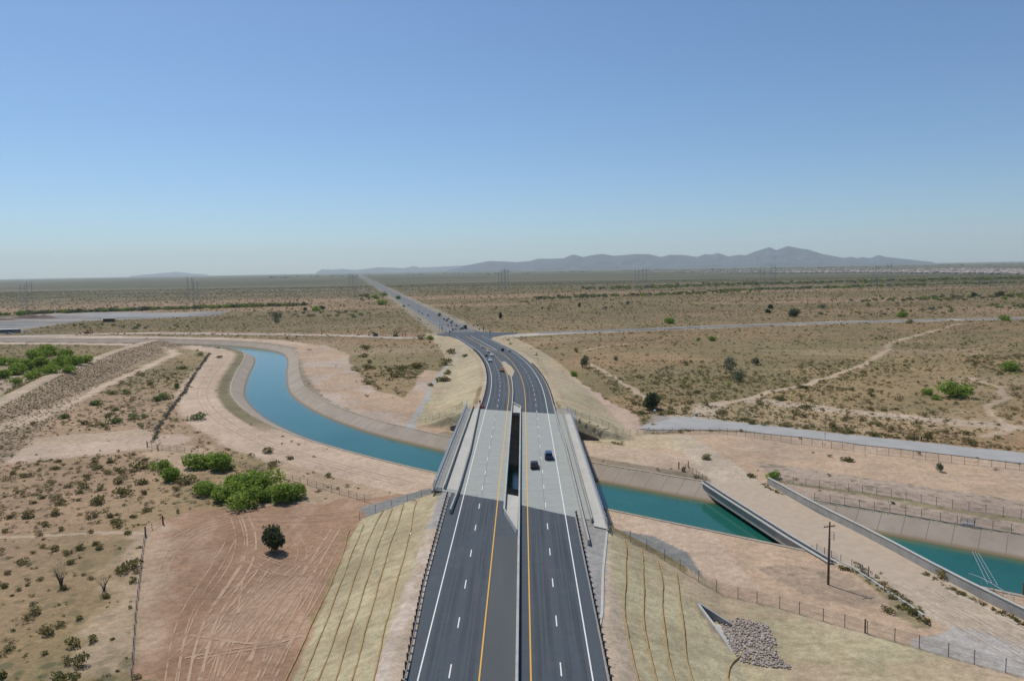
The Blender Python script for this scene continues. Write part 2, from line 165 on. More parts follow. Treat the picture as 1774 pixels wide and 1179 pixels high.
PIT = [(28.2,108.8),(31.6,105.4),(31.0,99.0),(29.9,98.6),(29.0,103.0)]
def height(x, y):
    x = np.asarray(x, float); y = np.asarray(y, float)
    L = LY(x, y); far = sm(1500, 4000, np.hypot(x, y))
    aL = np.abs(L+3)
    g = -7 + (fbm(x, y, 90, 3, 3)-.5)*1.0*sm(30, 90, aL)*(1-far) + (fbm(x, y, 7, 3, 5)-.5)*.35*sm(22, 34, aL)*(1-far)
    dd, ds, dst = pdist(x, y, DIKE)
    dk = -1.9-np.clip(dd-3, 0, 99)/np.where(ds < 0, 3.6, 2.6)
    g = np.maximum(g, np.where(dst > 1, dk, -99))
    # embankment
    z0 = zr(y)-.07
    near = y < 190
    cl = np.where(near, 17.6, 17.5); cr = np.interp(y, [60,94,128,135,230,300], [10.6,10.8,15,15,13.5,12.5])
    rl = np.where(near, np.interp(y, [60,93,145], [2.3,2.4,2.85]), 2.7)
    dl = np.clip(-L-cl, 0, 200)/rl; dr = np.clip(L-cr, 0, 200)/3.0
    e = z0-dl-dr
    sfn = (y-(143.6-.73*np.where(L > -16.5, L, -16.5+(L+16.5)*.05))-.6)/1.22
    sff = ((239.2-.42*L)-y+.2)/1.08
    zw = np.where(L < 0, -4.3, -5.2)-np.clip(np.abs(L+2)-17, 0, 99)*.30
    fs_ = np.clip(sff, 0, 99); es = np.minimum(e, np.maximum(e-fs_/.62, np.minimum(e, zw))); es = np.where(sff > 2.8, e-(fs_-2.6)*9-3, es)
    e = np.where(near, e-np.clip(sfn, 0, 99)/1.3, es)
    # dirt road climbing gently to the foot of the far left abutment
    cdq = ((12.6-x)*.604+(188.7-y)*.797)*-1.
    g = np.where((L < 14)&(L > -75)&(y > 195)&(y < 262), np.maximum(g, -7.4+1.7*sm(22, 40, cdq)*sm(12, -4, L)*sm(-75, -40, L)), g)
    h = np.maximum(g, e)
    h = np.where(inpoly(x, y, PIT), np.minimum(h, -6.95), h)
    # canal cut with level berms
    cd, cs, cst = pdist(x, y, CANAL)
    w = sm(34, 20, cd)*(e < -7.2)
    h = np.where(e < g, h*(1-w)+(-7.45)*w, h)
    cut = np.where(cd < 15.6, -7.7-(15.6-np.clip(cd, 3.5, 16))/2.05-.25, h)
    return np.where((cd < 15.9), np.minimum(h, cut), h)
# ---------- helpers ----------
def tag(o, label=None, cat=None, group=None, kind=None):
    for k, v in (('label', label), ('category', cat), ('group', group), ('kind', kind)):
        if v: o[k] = v
    return o
def empty(name, loc, rz=0):
    o = bpy.data.objects.new(name, None); COL.objects.link(o); o.location = loc; o.rotation_euler = (0, 0, rz); o.empty_display_size = .5
    return o
def link(name, me, parent=None, loc=None, rz=0):
    o = bpy.data.objects.new(name, me); COL.objects.link(o)
    if parent: o.parent = parent
    if loc is not None: o.location = loc
    if rz: o.rotation_euler = (0, 0, rz)
    return o
class MB:
    def __init__(s): s.v = []; s.f = []; s.m = []
    def add(s, vs, fs, mi=0):
        n = len(s.v); s.v += [tuple(map(float, v)) for v in vs]; s.f += [tuple(i+n for i in f) for f in fs]; s.m += [mi]*len(fs); return s
    def box(s, c, d, rz=0, mi=0, taper=1.0):
        x, y, z = d[0]/2, d[1]/2, d[2]/2; cs, sn = math.cos(rz), math.sin(rz); vs = []
        for k in (-1, 1):
            t = taper if k > 0 else 1
            for a, b in ((-1,-1),(1,-1),(1,1),(-1,1)):
                px, py = a*x*t, b*y*t; vs.append((c[0]+px*cs-py*sn, c[1]+px*sn+py*cs, c[2]+k*z))
        return s.add(vs, [(3,2,1,0),(4,5,6,7),(0,1,5,4),(1,2,6,5),(2,3,7,6),(3,0,4,7)], mi)
    def tube(s, pts, r, n=6, mi=0, r2=None):
        pts = [Vector(p) for p in pts]; vs = []
        for i, p in enumerate(pts):
            d = (pts[min(i+1, len(pts)-1)]-pts[max(i-1, 0)]).normalized()
            a = d.cross(Vector((0, 0, 1)) if abs(d.z) < .9 else Vector((1, 0, 0))).normalized(); b = a.cross(d)
            rr = r if r2 is None else r+(r2-r)*i/(len(pts)-1)
            for k in range(n):
                t = 2*math.pi*k/n; vs.append(p+(a*math.cos(t)+b*math.sin(t))*rr)
        fs = [(i*n+k, i*n+(k+1) % n, (i+1)*n+(k+1) % n, (i+1)*n+k) for i in range(len(pts)-1) for k in range(n)]
        fs += [tuple(range(n-1, -1, -1)), tuple(range((len(pts)-1)*n, len(pts)*n))]
        return s.add(vs, fs, mi)
    def sweep(s, rings, mi=0, cap=True):
        """rings: list of equal-length point rings"""
        n = len(rings[0]); vs = [p for r in rings for p in r]
        fs = [(i*n+k, i*n+(k+1) % n, (i+1)*n+(k+1) % n, (i+1)*n+k) for i in range(len(rings)-1) for k in range(n)]
        if cap: fs += [tuple(range(n-1, -1, -1)), tuple(range((len(rings)-1)*n, len(rings)*n))]
        return s.add(vs, fs, mi)
    def strip(s, rows, mi=0):
        n = len(rows[0]); vs = [p for r in rows for p in r]
        return s.add(vs, [(i*n+k, i*n+k+1, (i+1)*n+k+1, (i+1)*n+k) for i in range(len(rows)-1) for k in range(n-1)], mi)
    def mesh(s, name, mats, fix=False, smooth=False):
        me = bpy.data.meshes.new(name); me.from_pydata(s.v, [], s.f)
        for m in (mats if isinstance(mats, (list, tuple)) else [mats]): me.materials.append(m)
        me.polygons.foreach_set('material_index', s.m)
        if smooth: me.polygons.foreach_set('use_smooth', [True]*len(s.f))
        if fix:
            bm = bmesh.new(); bm.from_mesh(me); bmesh.ops.recalc_face_normals(bm, faces=bm.faces); bm.to_mesh(me); bm.free()
        me.update(); return me
    def obj(s, name, mats, parent=None, loc=None, rz=0, fix=True, smooth=False): return link(name, s.mesh(name, mats, fix, smooth), parent, loc, rz)
# ---------- materials ----------
def nt(m): return m.node_tree.nodes, m.node_tree.links
def mat(name, c1, c2=None, rough=.9, scale=1.0, fine=0.0, bump=0.0, metal=0.0, detail=5, stretch=None, spec=.3):
    m = bpy.data.materials.new(name); m.use_nodes = True; N, Lk = nt(m); b = N['Principled BSDF']
    b.inputs['Roughness'].default_value = rough; b.inputs['Metallic'].default_value = metal; b.inputs['Specular IOR Level'].default_value = spec
    c2 = c2 or tuple(v*.8 for v in c1)
    tc = N.new('ShaderNodeTexCoord'); mp = N.new('ShaderNodeMapping'); Lk.new(tc.outputs['Object'], mp.inputs[0])
    if stretch: mp.inputs['Scale'].default_value = stretch
    no = N.new('ShaderNodeTexNoise'); no.inputs['Scale'].default_value = scale; no.inputs['Detail'].default_value = detail; no.inputs['Roughness'].default_value = .6
    Lk.new(mp.outputs[0], no.inputs['Vector'])
    r = N.new('ShaderNodeMapRange'); r.inputs[1].default_value = .3; r.inputs[2].default_value = .7; Lk.new(no.outputs[0], r.inputs[0])
    mx = N.new('ShaderNodeMix'); mx.data_type = 'RGBA'; mx.inputs[6].default_value = (*c1, 1); mx.inputs[7].default_value = (*c2, 1)
    Lk.new(r.outputs[0], mx.inputs[0]); Lk.new(mx.outputs[2], b.inputs['Base Color'])
    if bump:
        bp = N.new('ShaderNodeBump'); bp.inputs['Strength'].default_value = bump; bp.inputs['Distance'].default_value = .05
        n2 = N.new('ShaderNodeTexNoise'); n2.inputs['Scale'].default_value = fine or scale*8; Lk.new(mp.outputs[0], n2.inputs['Vector'])
        Lk.new(n2.outputs[0], bp.inputs['Height']); Lk.new(bp.outputs[0], b.inputs['Normal'])
    return m
def attrmat(name, rough=.95, grain=True):
    """material whose colour is a stored colour attribute, broken up by procedural noise"""
    m = bpy.data.materials.new(name); m.use_nodes = True; N, Lk = nt(m); b = N['Principled BSDF']
    b.inputs['Roughness'].default_value = rough; b.inputs['Specular IOR Level'].default_value = .15
    at = N.new('ShaderNodeAttribute'); at.attribute_name = 'Col'
    if not grain:
        Lk.new(at.outputs['Color'], b.inputs['Base Color']); return m
    tc = N.new('ShaderNodeTexCoord'); prev = at.outputs['Color']
    for sc, lo, hi, det in ((2.6, .84, 1.14, 3), (.75, .76, 1.20, 7), (.10, .84, 1.15, 5), (.012, .86, 1.14, 4)):
        no = N.new('ShaderNodeTexNoise'); no.inputs['Scale'].default_value = sc; no.inputs['Detail'].default_value = det; no.inputs['Roughness'].default_value = .65
        Lk.new(tc.outputs['Object'], no.inputs['Vector'])
        r = N.new('ShaderNodeMapRange'); r.inputs[1].default_value = .3; r.inputs[2].default_value = .7; r.inputs[3].default_value = lo; r.inputs[4].default_value = hi
        Lk.new(no.outputs[0], r.inputs[0])
        mx = N.new('ShaderNodeVectorMath'); mx.operation = 'SCALE'; Lk.new(prev, mx.inputs[0]); Lk.new(r.outputs[0], mx.inputs['Scale']); prev = mx.outputs[0]
    # low ground cover and pebbles: small dark spots where the 'veg' attribute says so
    va = N.new('ShaderNodeAttribute'); va.attribute_name = 'veg'
    for sc, th, colr, k in ((.30, .36, (.10, .098, .05, 1), .8), (1.6, .34, (.15, .125, .075, 1), .55)):
        vo = N.new('ShaderNodeTexVoronoi'); vo.inputs['Scale'].default_value = sc; Lk.new(tc.outputs['Object'], vo.inputs['Vector'])
        wn2 = N.new('ShaderNodeTexNoise'); wn2.inputs['Scale'].default_value = sc*.35; Lk.new(tc.outputs['Object'], wn2.inputs['Vector'])
        ad = N.new('ShaderNodeMath'); ad.operation = 'MULTIPLY_ADD'; Lk.new(wn2.outputs[0], ad.inputs[0]); ad.inputs[1].default_value = -1.1; ad.inputs[2].default_value = th+.50
        cmp_ = N.new('ShaderNodeMapRange'); Lk.new(vo.outputs['Distance'], cmp_.inputs[0]); Lk.new(ad.outputs[0], cmp_.inputs[1])
        a2 = N.new('ShaderNodeMath'); a2.operation = 'SUBTRACT'; Lk.new(ad.outputs[0], a2.inputs[0]); a2.inputs[1].default_value = .12; Lk.new(a2.outputs[0], cmp_.inputs[2])
        mu = N.new('ShaderNodeMath'); mu.operation = 'MULTIPLY'; Lk.new(cmp_.outputs[0], mu.inputs[0]); Lk.new(va.outputs['Fac'], mu.inputs[1])
        m3 = N.new('ShaderNodeMath'); m3.operation = 'MULTIPLY'; Lk.new(mu.outputs[0], m3.inputs[0]); m3.inputs[1].default_value = k; m3.use_clamp = True
        mm = N.new('ShaderNodeMix'); mm.data_type = 'RGBA'; Lk.new(m3.outputs[0], mm.inputs[0]); Lk.new(prev, mm.inputs[6]); mm.inputs[7].default_value = colr; prev = mm.outputs[2]
    Lk.new(prev, b.inputs['Base Color'])
    bp = N.new('ShaderNodeBump'); bp.inputs['Strength'].default_value = .7; bp.inputs['Distance'].default_value = .16
    no = N.new('ShaderNodeTexNoise'); no.inputs['Scale'].default_value = 1.7; no.inputs['Detail'].default_value = 5; Lk.new(tc.outputs['Object'], no.inputs['Vector'])
    Lk.new(no.outputs[0], bp.inputs['Height']); Lk.new(bp.outputs[0], b.inputs['Normal'])
    return m
def stain(m, sc=.6, amt=.35, col=(.12,.11,.10,1)):
    N, Lk = nt(m); b = N['Principled BSDF']; src = b.inputs['Base Color'].links[0].from_socket; tc = N.new('ShaderNodeTexCoord'); mp = N.new('ShaderNodeMapping'); mp.inputs['Scale'].default_value = (1,1,.25); Lk.new(tc.outputs['Object'], mp.inputs[0])
    no = N.new('ShaderNodeTexNoise'); no.inputs['Scale'].default_value = sc; no.inputs['Detail'].default_value = 9; no.inputs['Roughness'].default_value = .7; Lk.new(mp.outputs[0], no.inputs['Vector'])
    r = N.new('ShaderNodeMapRange'); r.inputs[1].default_value = .52; r.inputs[2].default_value = .78; r.inputs[4].default_value = amt; Lk.new(no.outputs[0], r.inputs[0])
    a = N.new('ShaderNodeMix'); a.data_type = 'RGBA'; Lk.new(r.outputs[0], a.inputs[0]); Lk.new(src, a.inputs[6]); a.inputs[7].default_value = col; Lk.new(a.outputs[2], b.inputs['Base Color'])
def mesh_fence_mat(name, col, fac):
    m = bpy.data.materials.new(name); m.use_nodes = True; N, Lk = nt(m); b = N['Principled BSDF']
    b.inputs['Base Color'].default_value = (*col, 1); b.inputs['Roughness'].default_value = .5; b.inputs['Metallic'].default_value = .3
    tr = N.new('ShaderNodeBsdfTransparent'); mx = N.new('ShaderNodeMixShader'); out = N['Material Output']
    tc = N.new('ShaderNodeTexCoord'); ck = N.new('ShaderNodeTexNoise'); ck.inputs['Scale'].default_value = .8; Lk.new(tc.outputs['Object'], ck.inputs['Vector'])
    r = N.new('ShaderNodeMapRange'); r.inputs[3].default_value = fac*.7; r.inputs[4].default_value = fac*1.3; Lk.new(ck.outputs[0], r.inputs[0])
    Lk.new(r.outputs[0], mx.inputs[0]); Lk.new(tr.outputs[0], mx.inputs[1]); Lk.new(b.outputs[0], mx.inputs[2]); Lk.new(mx.outputs[0], out.inputs['Surface'])
    return m
M_ = {}
M_['asphalt'] = mat('asphalt', (.066,.082,.098), (.052,.066,.082), .85, .12, 40, .15, detail=8, stretch=(1,.16,1))
M_['asphalt_brown'] = mat('asphalt_unpainted', (.088,.093,.100), (.070,.076,.083), .9, .2, 40, .15, stretch=(1,.15,1))
M_['oldasphalt'] = mat('worn_asphalt', (.36,.35,.335), (.29,.285,.275), .9, .15, 30, .15)
M_['concrete'] = mat('concrete', (.43,.43,.40), (.33,.34,.325), .85, .35, 20, .1, detail=8)
M_['deck'] = mat('deck_concrete', (.33,.345,.32), (.27,.285,.265), .85, .9, 20, .1, stretch=(.2,.9,1), detail=8)
M_['walk'] = mat('walkway_concrete', (.47,.46,.42), (.38,.37,.34), .85, .4, 20, .1, stretch=(.6,.25,1))
M_['barrier'] = mat('barrier_concrete', (.40,.39,.36), (.30,.295,.275), .85, .6, 20, .1)
M_['dkconcrete'] = mat('shade_dark_concrete', (.20,.15,.12), (.14,.105,.09), .9, .5)  # concrete darkened to paint the shade on the far abutment faces
M_['lining'] = mat('canal_lining', (.36,.305,.25), (.27,.225,.185), .9, .12, 8, .2, detail=8)
M_['white'] = mat('white_paint', (.78,.78,.76), (.62,.62,.6), .7, 2)
M_['yellow'] = mat('yellow_paint', (.72,.40,.055), (.60,.34,.06), .7, 2)
M_['steel'] = mat('galvanised_steel', (.40,.43,.46), (.30,.33,.36), .45, 1, metal=.5)
M_['darksteel'] = mat('dark_steel', (.06,.065,.07), (.09,.09,.095), .5, 1, metal=.4)
M_['wood'] = mat('treated_wood', (.12,.065,.04), (.08,.045,.03), .9, 3)
M_['pole'] = mat('utility_pole_wood', (.16,.085,.055), (.11,.06,.04), .9, 2)
M_['straw'] = mat('straw_wattle', (.40,.29,.14), (.26,.18,.085), .95, 2.5, 30, .4)
M_['rock'] = mat('riprap_stone', (.46,.40,.35), (.26,.22,.20), .9, .8)
M_['post'] = mat('fence_post', (.20,.19,.18), (.14,.13,.125), .6, 2, metal=.3)
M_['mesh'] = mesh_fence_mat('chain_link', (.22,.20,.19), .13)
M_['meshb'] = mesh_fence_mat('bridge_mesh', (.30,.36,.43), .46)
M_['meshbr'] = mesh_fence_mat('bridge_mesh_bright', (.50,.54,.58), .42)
M_['gravel'] = mat('gravel', (.24,.235,.225), (.17,.17,.165), .95, 2, 20, .3)
M_['dirtpale'] = mat('compacted_dirt', (.435,.35,.265), (.365,.29,.22), .95, .5, 10, .2)
M_['weeds'] = mat('dry_weeds', (.115,.10,.08), (.19,.165,.12), .95, 3)
M_['red'] = mat('red_plastic', (.55,.05,.03), (.45,.04,.03), .5)
M_['orange'] = mat('orange_plastic', (.65,.20,.05), (.5,.15,.04), .5)
M_['bark'] = mat('bark', (.13,.10,.075), (.08,.06,.045), .95, 4)
M_['glass'] = mat('car_glass', (.015,.018,.022), (.02,.022,.026), .1, spec=.6)
M_['tyre'] = mat('tyre_rubber', (.02,.02,.02), (.03,.03,.03), .9)
M_['lampw'] = mat('headlamp', (.7,.7,.68), (.6,.6,.6), .2)
M_['lampr'] = mat('tail_lamp', (.35,.02,.02), (.25,.02,.02), .3)
for k_ in ('deck', 'walk', 'barrier', 'concrete'): stain(M_[k_], .7, .4)
stain(M_['asphalt'], .25, .35, (.12,.125,.13,1)); stain(M_['asphalt'], 1.1, .5, (.03,.034,.04,1))
PAINT = {k: mat(k+'_paint', c, tuple(v*.9 for v in c), .28, 1, metal=.1, spec=.5) for k, c in dict(blue=(.03,.055,.16), black=(.012,.013,.016), orange=(.50,.13,.05), white=(.72,.73,.74), slate=(.06,.075,.09), silver=(.48,.52,.54), red=(.22,.02,.02)).items()}
# ---------- ground colours ----------
def rgb(*c): return np.array(c, float)
def zones(x, y):
    """albedo, ground-cover strength and shrub density of the land at x, y"""
    n = x.shape
    jx = x+(fbm(x, y, 9, 3, 21)-.5)*5; jy = y+(fbm(x, y, 9, 3, 22)-.5)*5
    def mixc(c, col, m): return c*(1-m[..., None])+np.asarray(col)*m[..., None]
    c = np.ones(n+(3,))*rgb(.275,.198,.105); dist = np.hypot(x, y)
    c = mixc(c, (.215,.168,.085), sm(.45, .6, fbm(x, y, 70, 4, 1)))
    c = mixc(c, (.33,.20,.115), sm(.52, .68, fbm(x, y*2, 260, 3, 2))*.6)
    c = mixc(c, (.19,.152,.072), sm(.50, .66, fbm(x, y*1.6, 42, 4, 4))*.75)
    c = mixc(c, (.35,.26,.16), sm(.56, .70, fbm(x, y*2, 120, 4, 6))*.6)
    left = sm(-60, -110, x)*sm(420, 300, y)
    c = mixc(c, (.325,.218,.142), left*.8)
    c = mixc(c, (.158,.120,.060), sm(330, 1000, dist)*.8)
    c = mixc(c, (.33,.215,.14), sm(.5, .62, fbm(x, y*5, 900, 3, 9))*sm(700, 1100, dist)*sm(2600, 1500, dist)*.75)
    c = mixc(c, (.085,.095,.06), sm(1300, 3200, dist)*.85)
    c = mixc(c, (.20,.165,.12), sm(.52, .66, fbm(x, y*6, 1400, 4, 14))*sm(1400, 2500, dist)*.7)
    c = mixc(c, (.038,.05,.03), sm(.48, .64, fbm(x, y*7, 700, 4, 15))*sm(1400, 2500, dist)*.7)
    veg = .55+.45*sm(.4, .6, fbm(x, y, 55, 3, 8)); den = (.40+1.25*sm(.42, .60, fbm(x, y, 60, 5, 12)))*np.where((x < 0)&(y < 175), .6, 1)*(1+sm(380, 900, dist)*.8)
    def put(m, col, v=0., d=0.):
        nonlocal c, veg, den
        m = np.clip(m, 0, 1); c = mixc(c, col, m); veg = veg*(1-m)+v*m; den = den*(1-m)+d*m
    def poly(P): return inpoly(jx, jy, P).astype(float)
    def line(P, w, s=None):
        d = pdist(jx, jy, P)[0]; return sm(w, w*.6, d)
    near = dist < 1400
    pink = (.40,.29,.20); road = (.50,.39,.30)
    # pit and ponds on the far left
    put(poly(D['z_pit']), (.30,.265,.23)); put(poly(D['z_pit'])*sm(.45,.6,fbm(x,y*4,160,4,17)), (.20,.19,.18)); put(poly(D['z_pond'])*.8, (.24,.26,.27))
    put(inpoly(x, y, D['z_behind'])*.8, (.40,.31,.24), .2, .3)
    # right bank working area and near banks
    put(poly([(34,232),(60,238),(84,230),(110,211),(150,182),(260,100),(200,-60),(60,20),(30,118),(28,160),(34,200)]), (.43,.31,.215), .12, .03)
    put(poly([(60,236),(84,230),(150,182),(260,110),(200,120),(150,150),(95,188),(62,215)])*.5*sm(.4,.6,fbm(x,y,14,3,31)), (.43,.335,.25), .1, .02)
    cd, cs, cst = pdist(x, y, CANAL); nd = cd+(fbm(x, y, 12, 3, 33)-.5)*3
    bend = sm(236, 262, y)*(x < -20)
    put(((cs > 0)&(nd < 40))*1.*sm(41, 38, nd)*(x < 40)*(y < 640), road if False else (.45,.34,.25), .05, .02)
    put(((cs > 0)&(nd > 36)&(nd < 62)&(y < 230)&(x < 15)).astype(float)*sm(.35,.5,fbm(x,y,25,3,35)), (.37,.27,.18), .2, .2)
    put(((cs < 0)&(nd < 36)&(x < 50))*1., (.43,.325,.235), .05, .01)
    put(((cs < 0)&(cd < 21.5))*1.*(y < 640), (.25,.20,.145), .5, .1)
    put(((cs > 0)&(cd < 22.5))*bend*(y < 560)*sm(240,275,y), (.165,.14,.08), .4, .05)
    put(((cd < 16.9))*1., (.30,.27,.19), 0, 0)
    put(((cs < 0)&(x > 66)&(nd < 40)&(nd > 16.5))*1., (.36,.28,.22), .6, .06)
    put(((cs < 0)&(x > 66)&(nd < 27)&(nd > 24.5))*.8, (.22,.19,.10), .6, .1)
    put(poly(D['z_inner']), (.40,.285,.195), .05, .02)
    put(inpoly(jx, jy, D['z_inner'])*sm(.48,.6,fbm(x,y*.5,16,4,41))*.5, (.40,.35,.31), .05, .02)
    put(sm(.3,.7,poly(D['z_grade'])*.0+inpoly(x+(fbm(x,y,5,3,49)-.5)*6, y+(fbm(x,y,5,3,50)-.5)*6, D['z_grade'])), (.305,.19,.122), .03, .0)
    put(inpoly(jx, jy, D['z_grade'])*sm(.5,.62,fbm(x*1.6,y*.6,9,4,43))*.6, (.385,.26,.18), .03, .0)
    put(sm(3.4, 1.8, pdist(x+(fbm(x,y,4,2,52)-.5)*1.5, y, D['tracks'][0])[0])*.6, (.235,.14,.085), .03, 0)
    put(sm(6.5, 1.5, pdist(jx, jy, [(-76,152),(-71,136),(-64,116),(-57,98)])[0]+(fbm(x,y,5,3,47)-.5)*7)*.6, (.44,.33,.235), .1, 0)
    put(poly(D['z_band']), (.40,.305,.215), .1, .03)
    put(line([(-185,205),(-150,222),(-118,236),(-117,236)], 13)*.8, (.44,.34,.26), .1, .03)
    # dike
    dd, ds, dst = pdist(x, y, DIKE)
    put(((ds < 0)&(dd < 24)&(dst > 1)).astype(float), (.30,.22,.155), .75, 2.6)
    put(((ds > 0)&(dd < 14)&(dst > 1)).astype(float), (.27,.22,.10), .6, .8)
    put(sm(4.2, 3.2, dd+(fbm(x,y,6,2,51)-.5)), (.41,.32,.23))
    put(line(D['dikelow'], 4.2), (.47,.36,.26))
    # roads and trails
    put(line(D['roadleft'], 7), (.44,.39,.34)); put(line([(-600,648),(-440,615),(-330,588),(-275,568)], 6)*.8, (.45,.36,.29))
    put(line([(-1500,720),(-480,672),(-300,642),(-240,622)], 5)*.9, (.46,.37,.30))
    put(line([(-64,606),(-100,622),(-170,652),(-280,690),(-420,706)], 5)*.7, (.40,.22,.16))
    put(line(D['roadright'], 15), (.43,.38,.32))
    for t, wd in (('trail0', 2.4), ('trail1', 1.7), ('trail2', 1.9), ('trail3', 1.0), ('trail4', 1.3)): put(line(D[t], wd)*.85, (.44,.335,.24))
    put(line([(77,284),(70,262),(62,262)], 6)*.6, (.46,.37,.29)); put(line([(96,290),(125,262),(160,235)], 7)*.7, (.44,.35,.27), .3, .1)
    for k in range(9):  # far tracks and firebreaks
        a = -2600+k*640; put(line([(a,1500+k*170),(a+1700,1750+k*230)], 9)*.5, (.42,.33,.25))
    put(inpoly(x, y, D['pathA']+D['pathB'][::-1])*1., (.36,.34,.31), 0, 0)
    P2 = D['b2roadL']+D['b2roadR'][::-1]
    put(inpoly(jx*.3+x*.7, jy*.3+y*.7, P2).astype(float), (.425,.345,.262))
    put(inpoly(x, y, P2)*sm(.4,.65,vnoise((x+.21*y)*1., y*.03, 3.2, 61))*.5, (.475,.395,.305))
    put(poly([(56,100),(66,104),(74,96),(84,70),(60,60),(48,86)])*.9, (.36,.34,.315), .1, 0)
    put(poly([(44,126),(52,129),(59,124),(60,112),(54,110),(47,116)])*.75, (.31,.235,.17), .6, .25)
    put(poly([(60,128),(62,128),(64,112),(62,104),(60,104),(60,116)])*.8, (.22,.19,.10), .6, 1.2)
    # gravel
    put(inpoly(x, y, D['z_gravR']).astype(float), (.19,.19,.18)); put(inpoly(x, y, D['z_gravL']).astype(float), (.215,.215,.205))
    put(poly(D['z_gravF'])*.6, (.27,.225,.19), .2, 0); put(sm(2.2, 1.5, pdist(x, y, D['strip'])[0]), (.34,.33,.315))
    put((poly([(118,300),(124,120)]) if False else 0*x), (0,0,0))
    # road embankments and verges
    L = LY(x, y); h = height(x, y); g0 = -6.85
    nr = (y < 150-.7*np.clip(L, -17, 99)+12)&(y < 190)
    onb = (h > g0)&(np.abs(L) < 48)&(cd > 16)
    fr = D['f_right']; fd, fs, _ = pdist(x, y, fr)
    rpoly = inpoly(x, y, [(10,60),(11,134),(17,130)]+fr[1:]+[(90,60)])
    s1 = ((onb&(y < 160)&(L < -18.6))|(rpoly&(L > 11)&(y < 134))|(onb&(y < 120)&(L > 10)))
    s2 = (y > 225)&(y < 420)&(((L < -18.5)&(h > g0+.1)&(L > -44))|((L > 13.5)&(h > g0+.1)&(L < 40)))&(cd > 20)&(y > 239-.42*L-3.4)&(y < 340)
    s2 = (s2|inpoly(jx, jy, D['z_strawL'])|inpoly(jx, jy, D['z_strawR']))&((L < -18.5)|(L > 11.5))&(cd > 20)&(y > 225)
    put(poly(D['z_pinkR']), (.43,.315,.245), .05, .02)
    s3 = inpoly(jx, jy, [(28,232),(36,240),(50,232),(56,222),(50,212),(40,215),(27,222)])
    st = (.40,.345,.215); st2 = (.315,.25,.155)
    ms = (s1|s2).astype(float); put(ms, st, .05, 0); put(s3*.6, (.44,.37,.235), .1, 0)
    put(ms*sm(.42, .62, fbm(x*1.8+y*.6, y*.5, 6, 4, 71))*.6, st2, .05, 0)
    put(ms*sm(.5, .68, fbm(x*.22, y*2.4, 3.2, 3, 78))*.4, (.30,.24,.15), .05, 0); put(ms*sm(.56, .7, fbm(x*.3+y*.2, y*2, 2.2, 3, 79))*.35, (.47,.42,.28), .05, 0)
    put(ms*sm(.55, .7, fbm(x, y, 22, 3, 72))*.4, (.40,.29,.20), .05, 0)
    put(rpoly*sm(.52,.64,fbm(x*.5,y*1.6,8,4,73))*.5*(L > 26), (.40,.30,.215), .1, 0)
    ru = (y > 300)&(y < 640)&(np.abs(L+3) < 32)&(np.abs(L+3) > 11)
    put(ru*.75, (.41,.34,.225), .15, .02)
    put(((y > 640)&(np.abs(L+3) < 24))*.7, (.27,.24,.19), .3, .05)
    sh = (L > np.where(y > 200, -16.6, -18.8))&(L < np.where(y > 200, 11.2, 13.2))&((y < 170)|(y > 226))&(h > -8)&(y < 620)
    put(sh*1., (.40,.32,.24)); put(sh*(L < -14)*sm(.5,.6,fbm(x*2,y*.6,4,3,75))*.6, (.50,.42,.36))
    put(((L > 8)&(L < 15.5)&(y < 136)&(y > 95)&(L < 10+(y-95)*.14))*.92, (.245,.245,.24)); put(((L < -14.5)&(L > -18.6)&(y > 132)&(y < 158))*.85, (.27,.265,.255))
    put(((L > 8)&(L < 17)&(y > 231)&(y < 246))*.7, (.27,.26,.25))
    put((((y > 170)&(y < 232))|((L > 15.2)&(y > 128)))*(np.abs(L+3) < 18.5)*(cd > 17)*1., (.42,.31,.235), 0, 0)
    den = np.where((x > -225)&(x < -100)&(y > 215)&(y < 520)&(dd > 26), den*.5, den)
    den = np.where((L > -46)&(L < 60)&(y < 168), den*0, den); den = np.where((np.abs(L+3) < 42)&(y > 225)&(y < 420), den*.15, den)
    den = np.where(np.abs(L+3) < 19, 0, den); den = np.where(cd < 18.5, 0, den)
    return np.clip(c, .01, .9), veg, den
# ---------- ground ----------
def axis(lo, hi, step, outs, g):
    a = list(np.arange(lo, hi, step)); v = a[-1]; s = step
    while v < outs[1]: s *= g; v += s; a.append(v)
    v = a[0]; s = step
    while v > outs[0]: s *= g; v -= s; a.insert(0, v)
    return np.array(a)
def gridmesh(name, X, Y, Z, mats, c=None, veg=None, smooth=True):
    ny, nx = X.shape; me = bpy.data.meshes.new(name); n = nx*ny
    me.vertices.add(n); me.vertices.foreach_set('co', np.stack([X, Y, Z], -1).reshape(-1).astype(np.float32))
    i = np.arange(n).reshape(ny, nx); q = np.stack([i[:-1,:-1], i[:-1,1:], i[1:,1:], i[1:,:-1]], -1).reshape(-1, 4)
    me.loops.add(q.size); me.loops.foreach_set('vertex_index', q.reshape(-1).astype(np.int32))
    me.polygons.add(len(q)); me.polygons.foreach_set('loop_start', np.arange(0, q.size, 4, dtype=np.int32)); me.polygons.foreach_set('use_smooth', np.ones(len(q), bool) if smooth else np.zeros(len(q), bool))
    me.update(calc_edges=True)
    if c is not None:
        a = me.attributes.new('Col', 'FLOAT_COLOR', 'POINT'); a.data.foreach_set('color', np.concatenate([c.reshape(-1, 3), np.ones((n, 1))], 1).reshape(-1).astype(np.float32))
    if veg is not None:
        a = me.attributes.new('veg', 'FLOAT', 'POINT'); a.data.foreach_set('value', veg.reshape(-1).astype(np.float32))
    me.materials.append(mats); return me
xs = axis(-95, 110, .6, (-45000, 45000), 1.022); ys = axis(72, 262, .6, (-1500, 45000), 1.013)
X, Y = np.meshgrid(xs, ys); Z = height(X, Y)
c, veg, den = zones(X, Y)
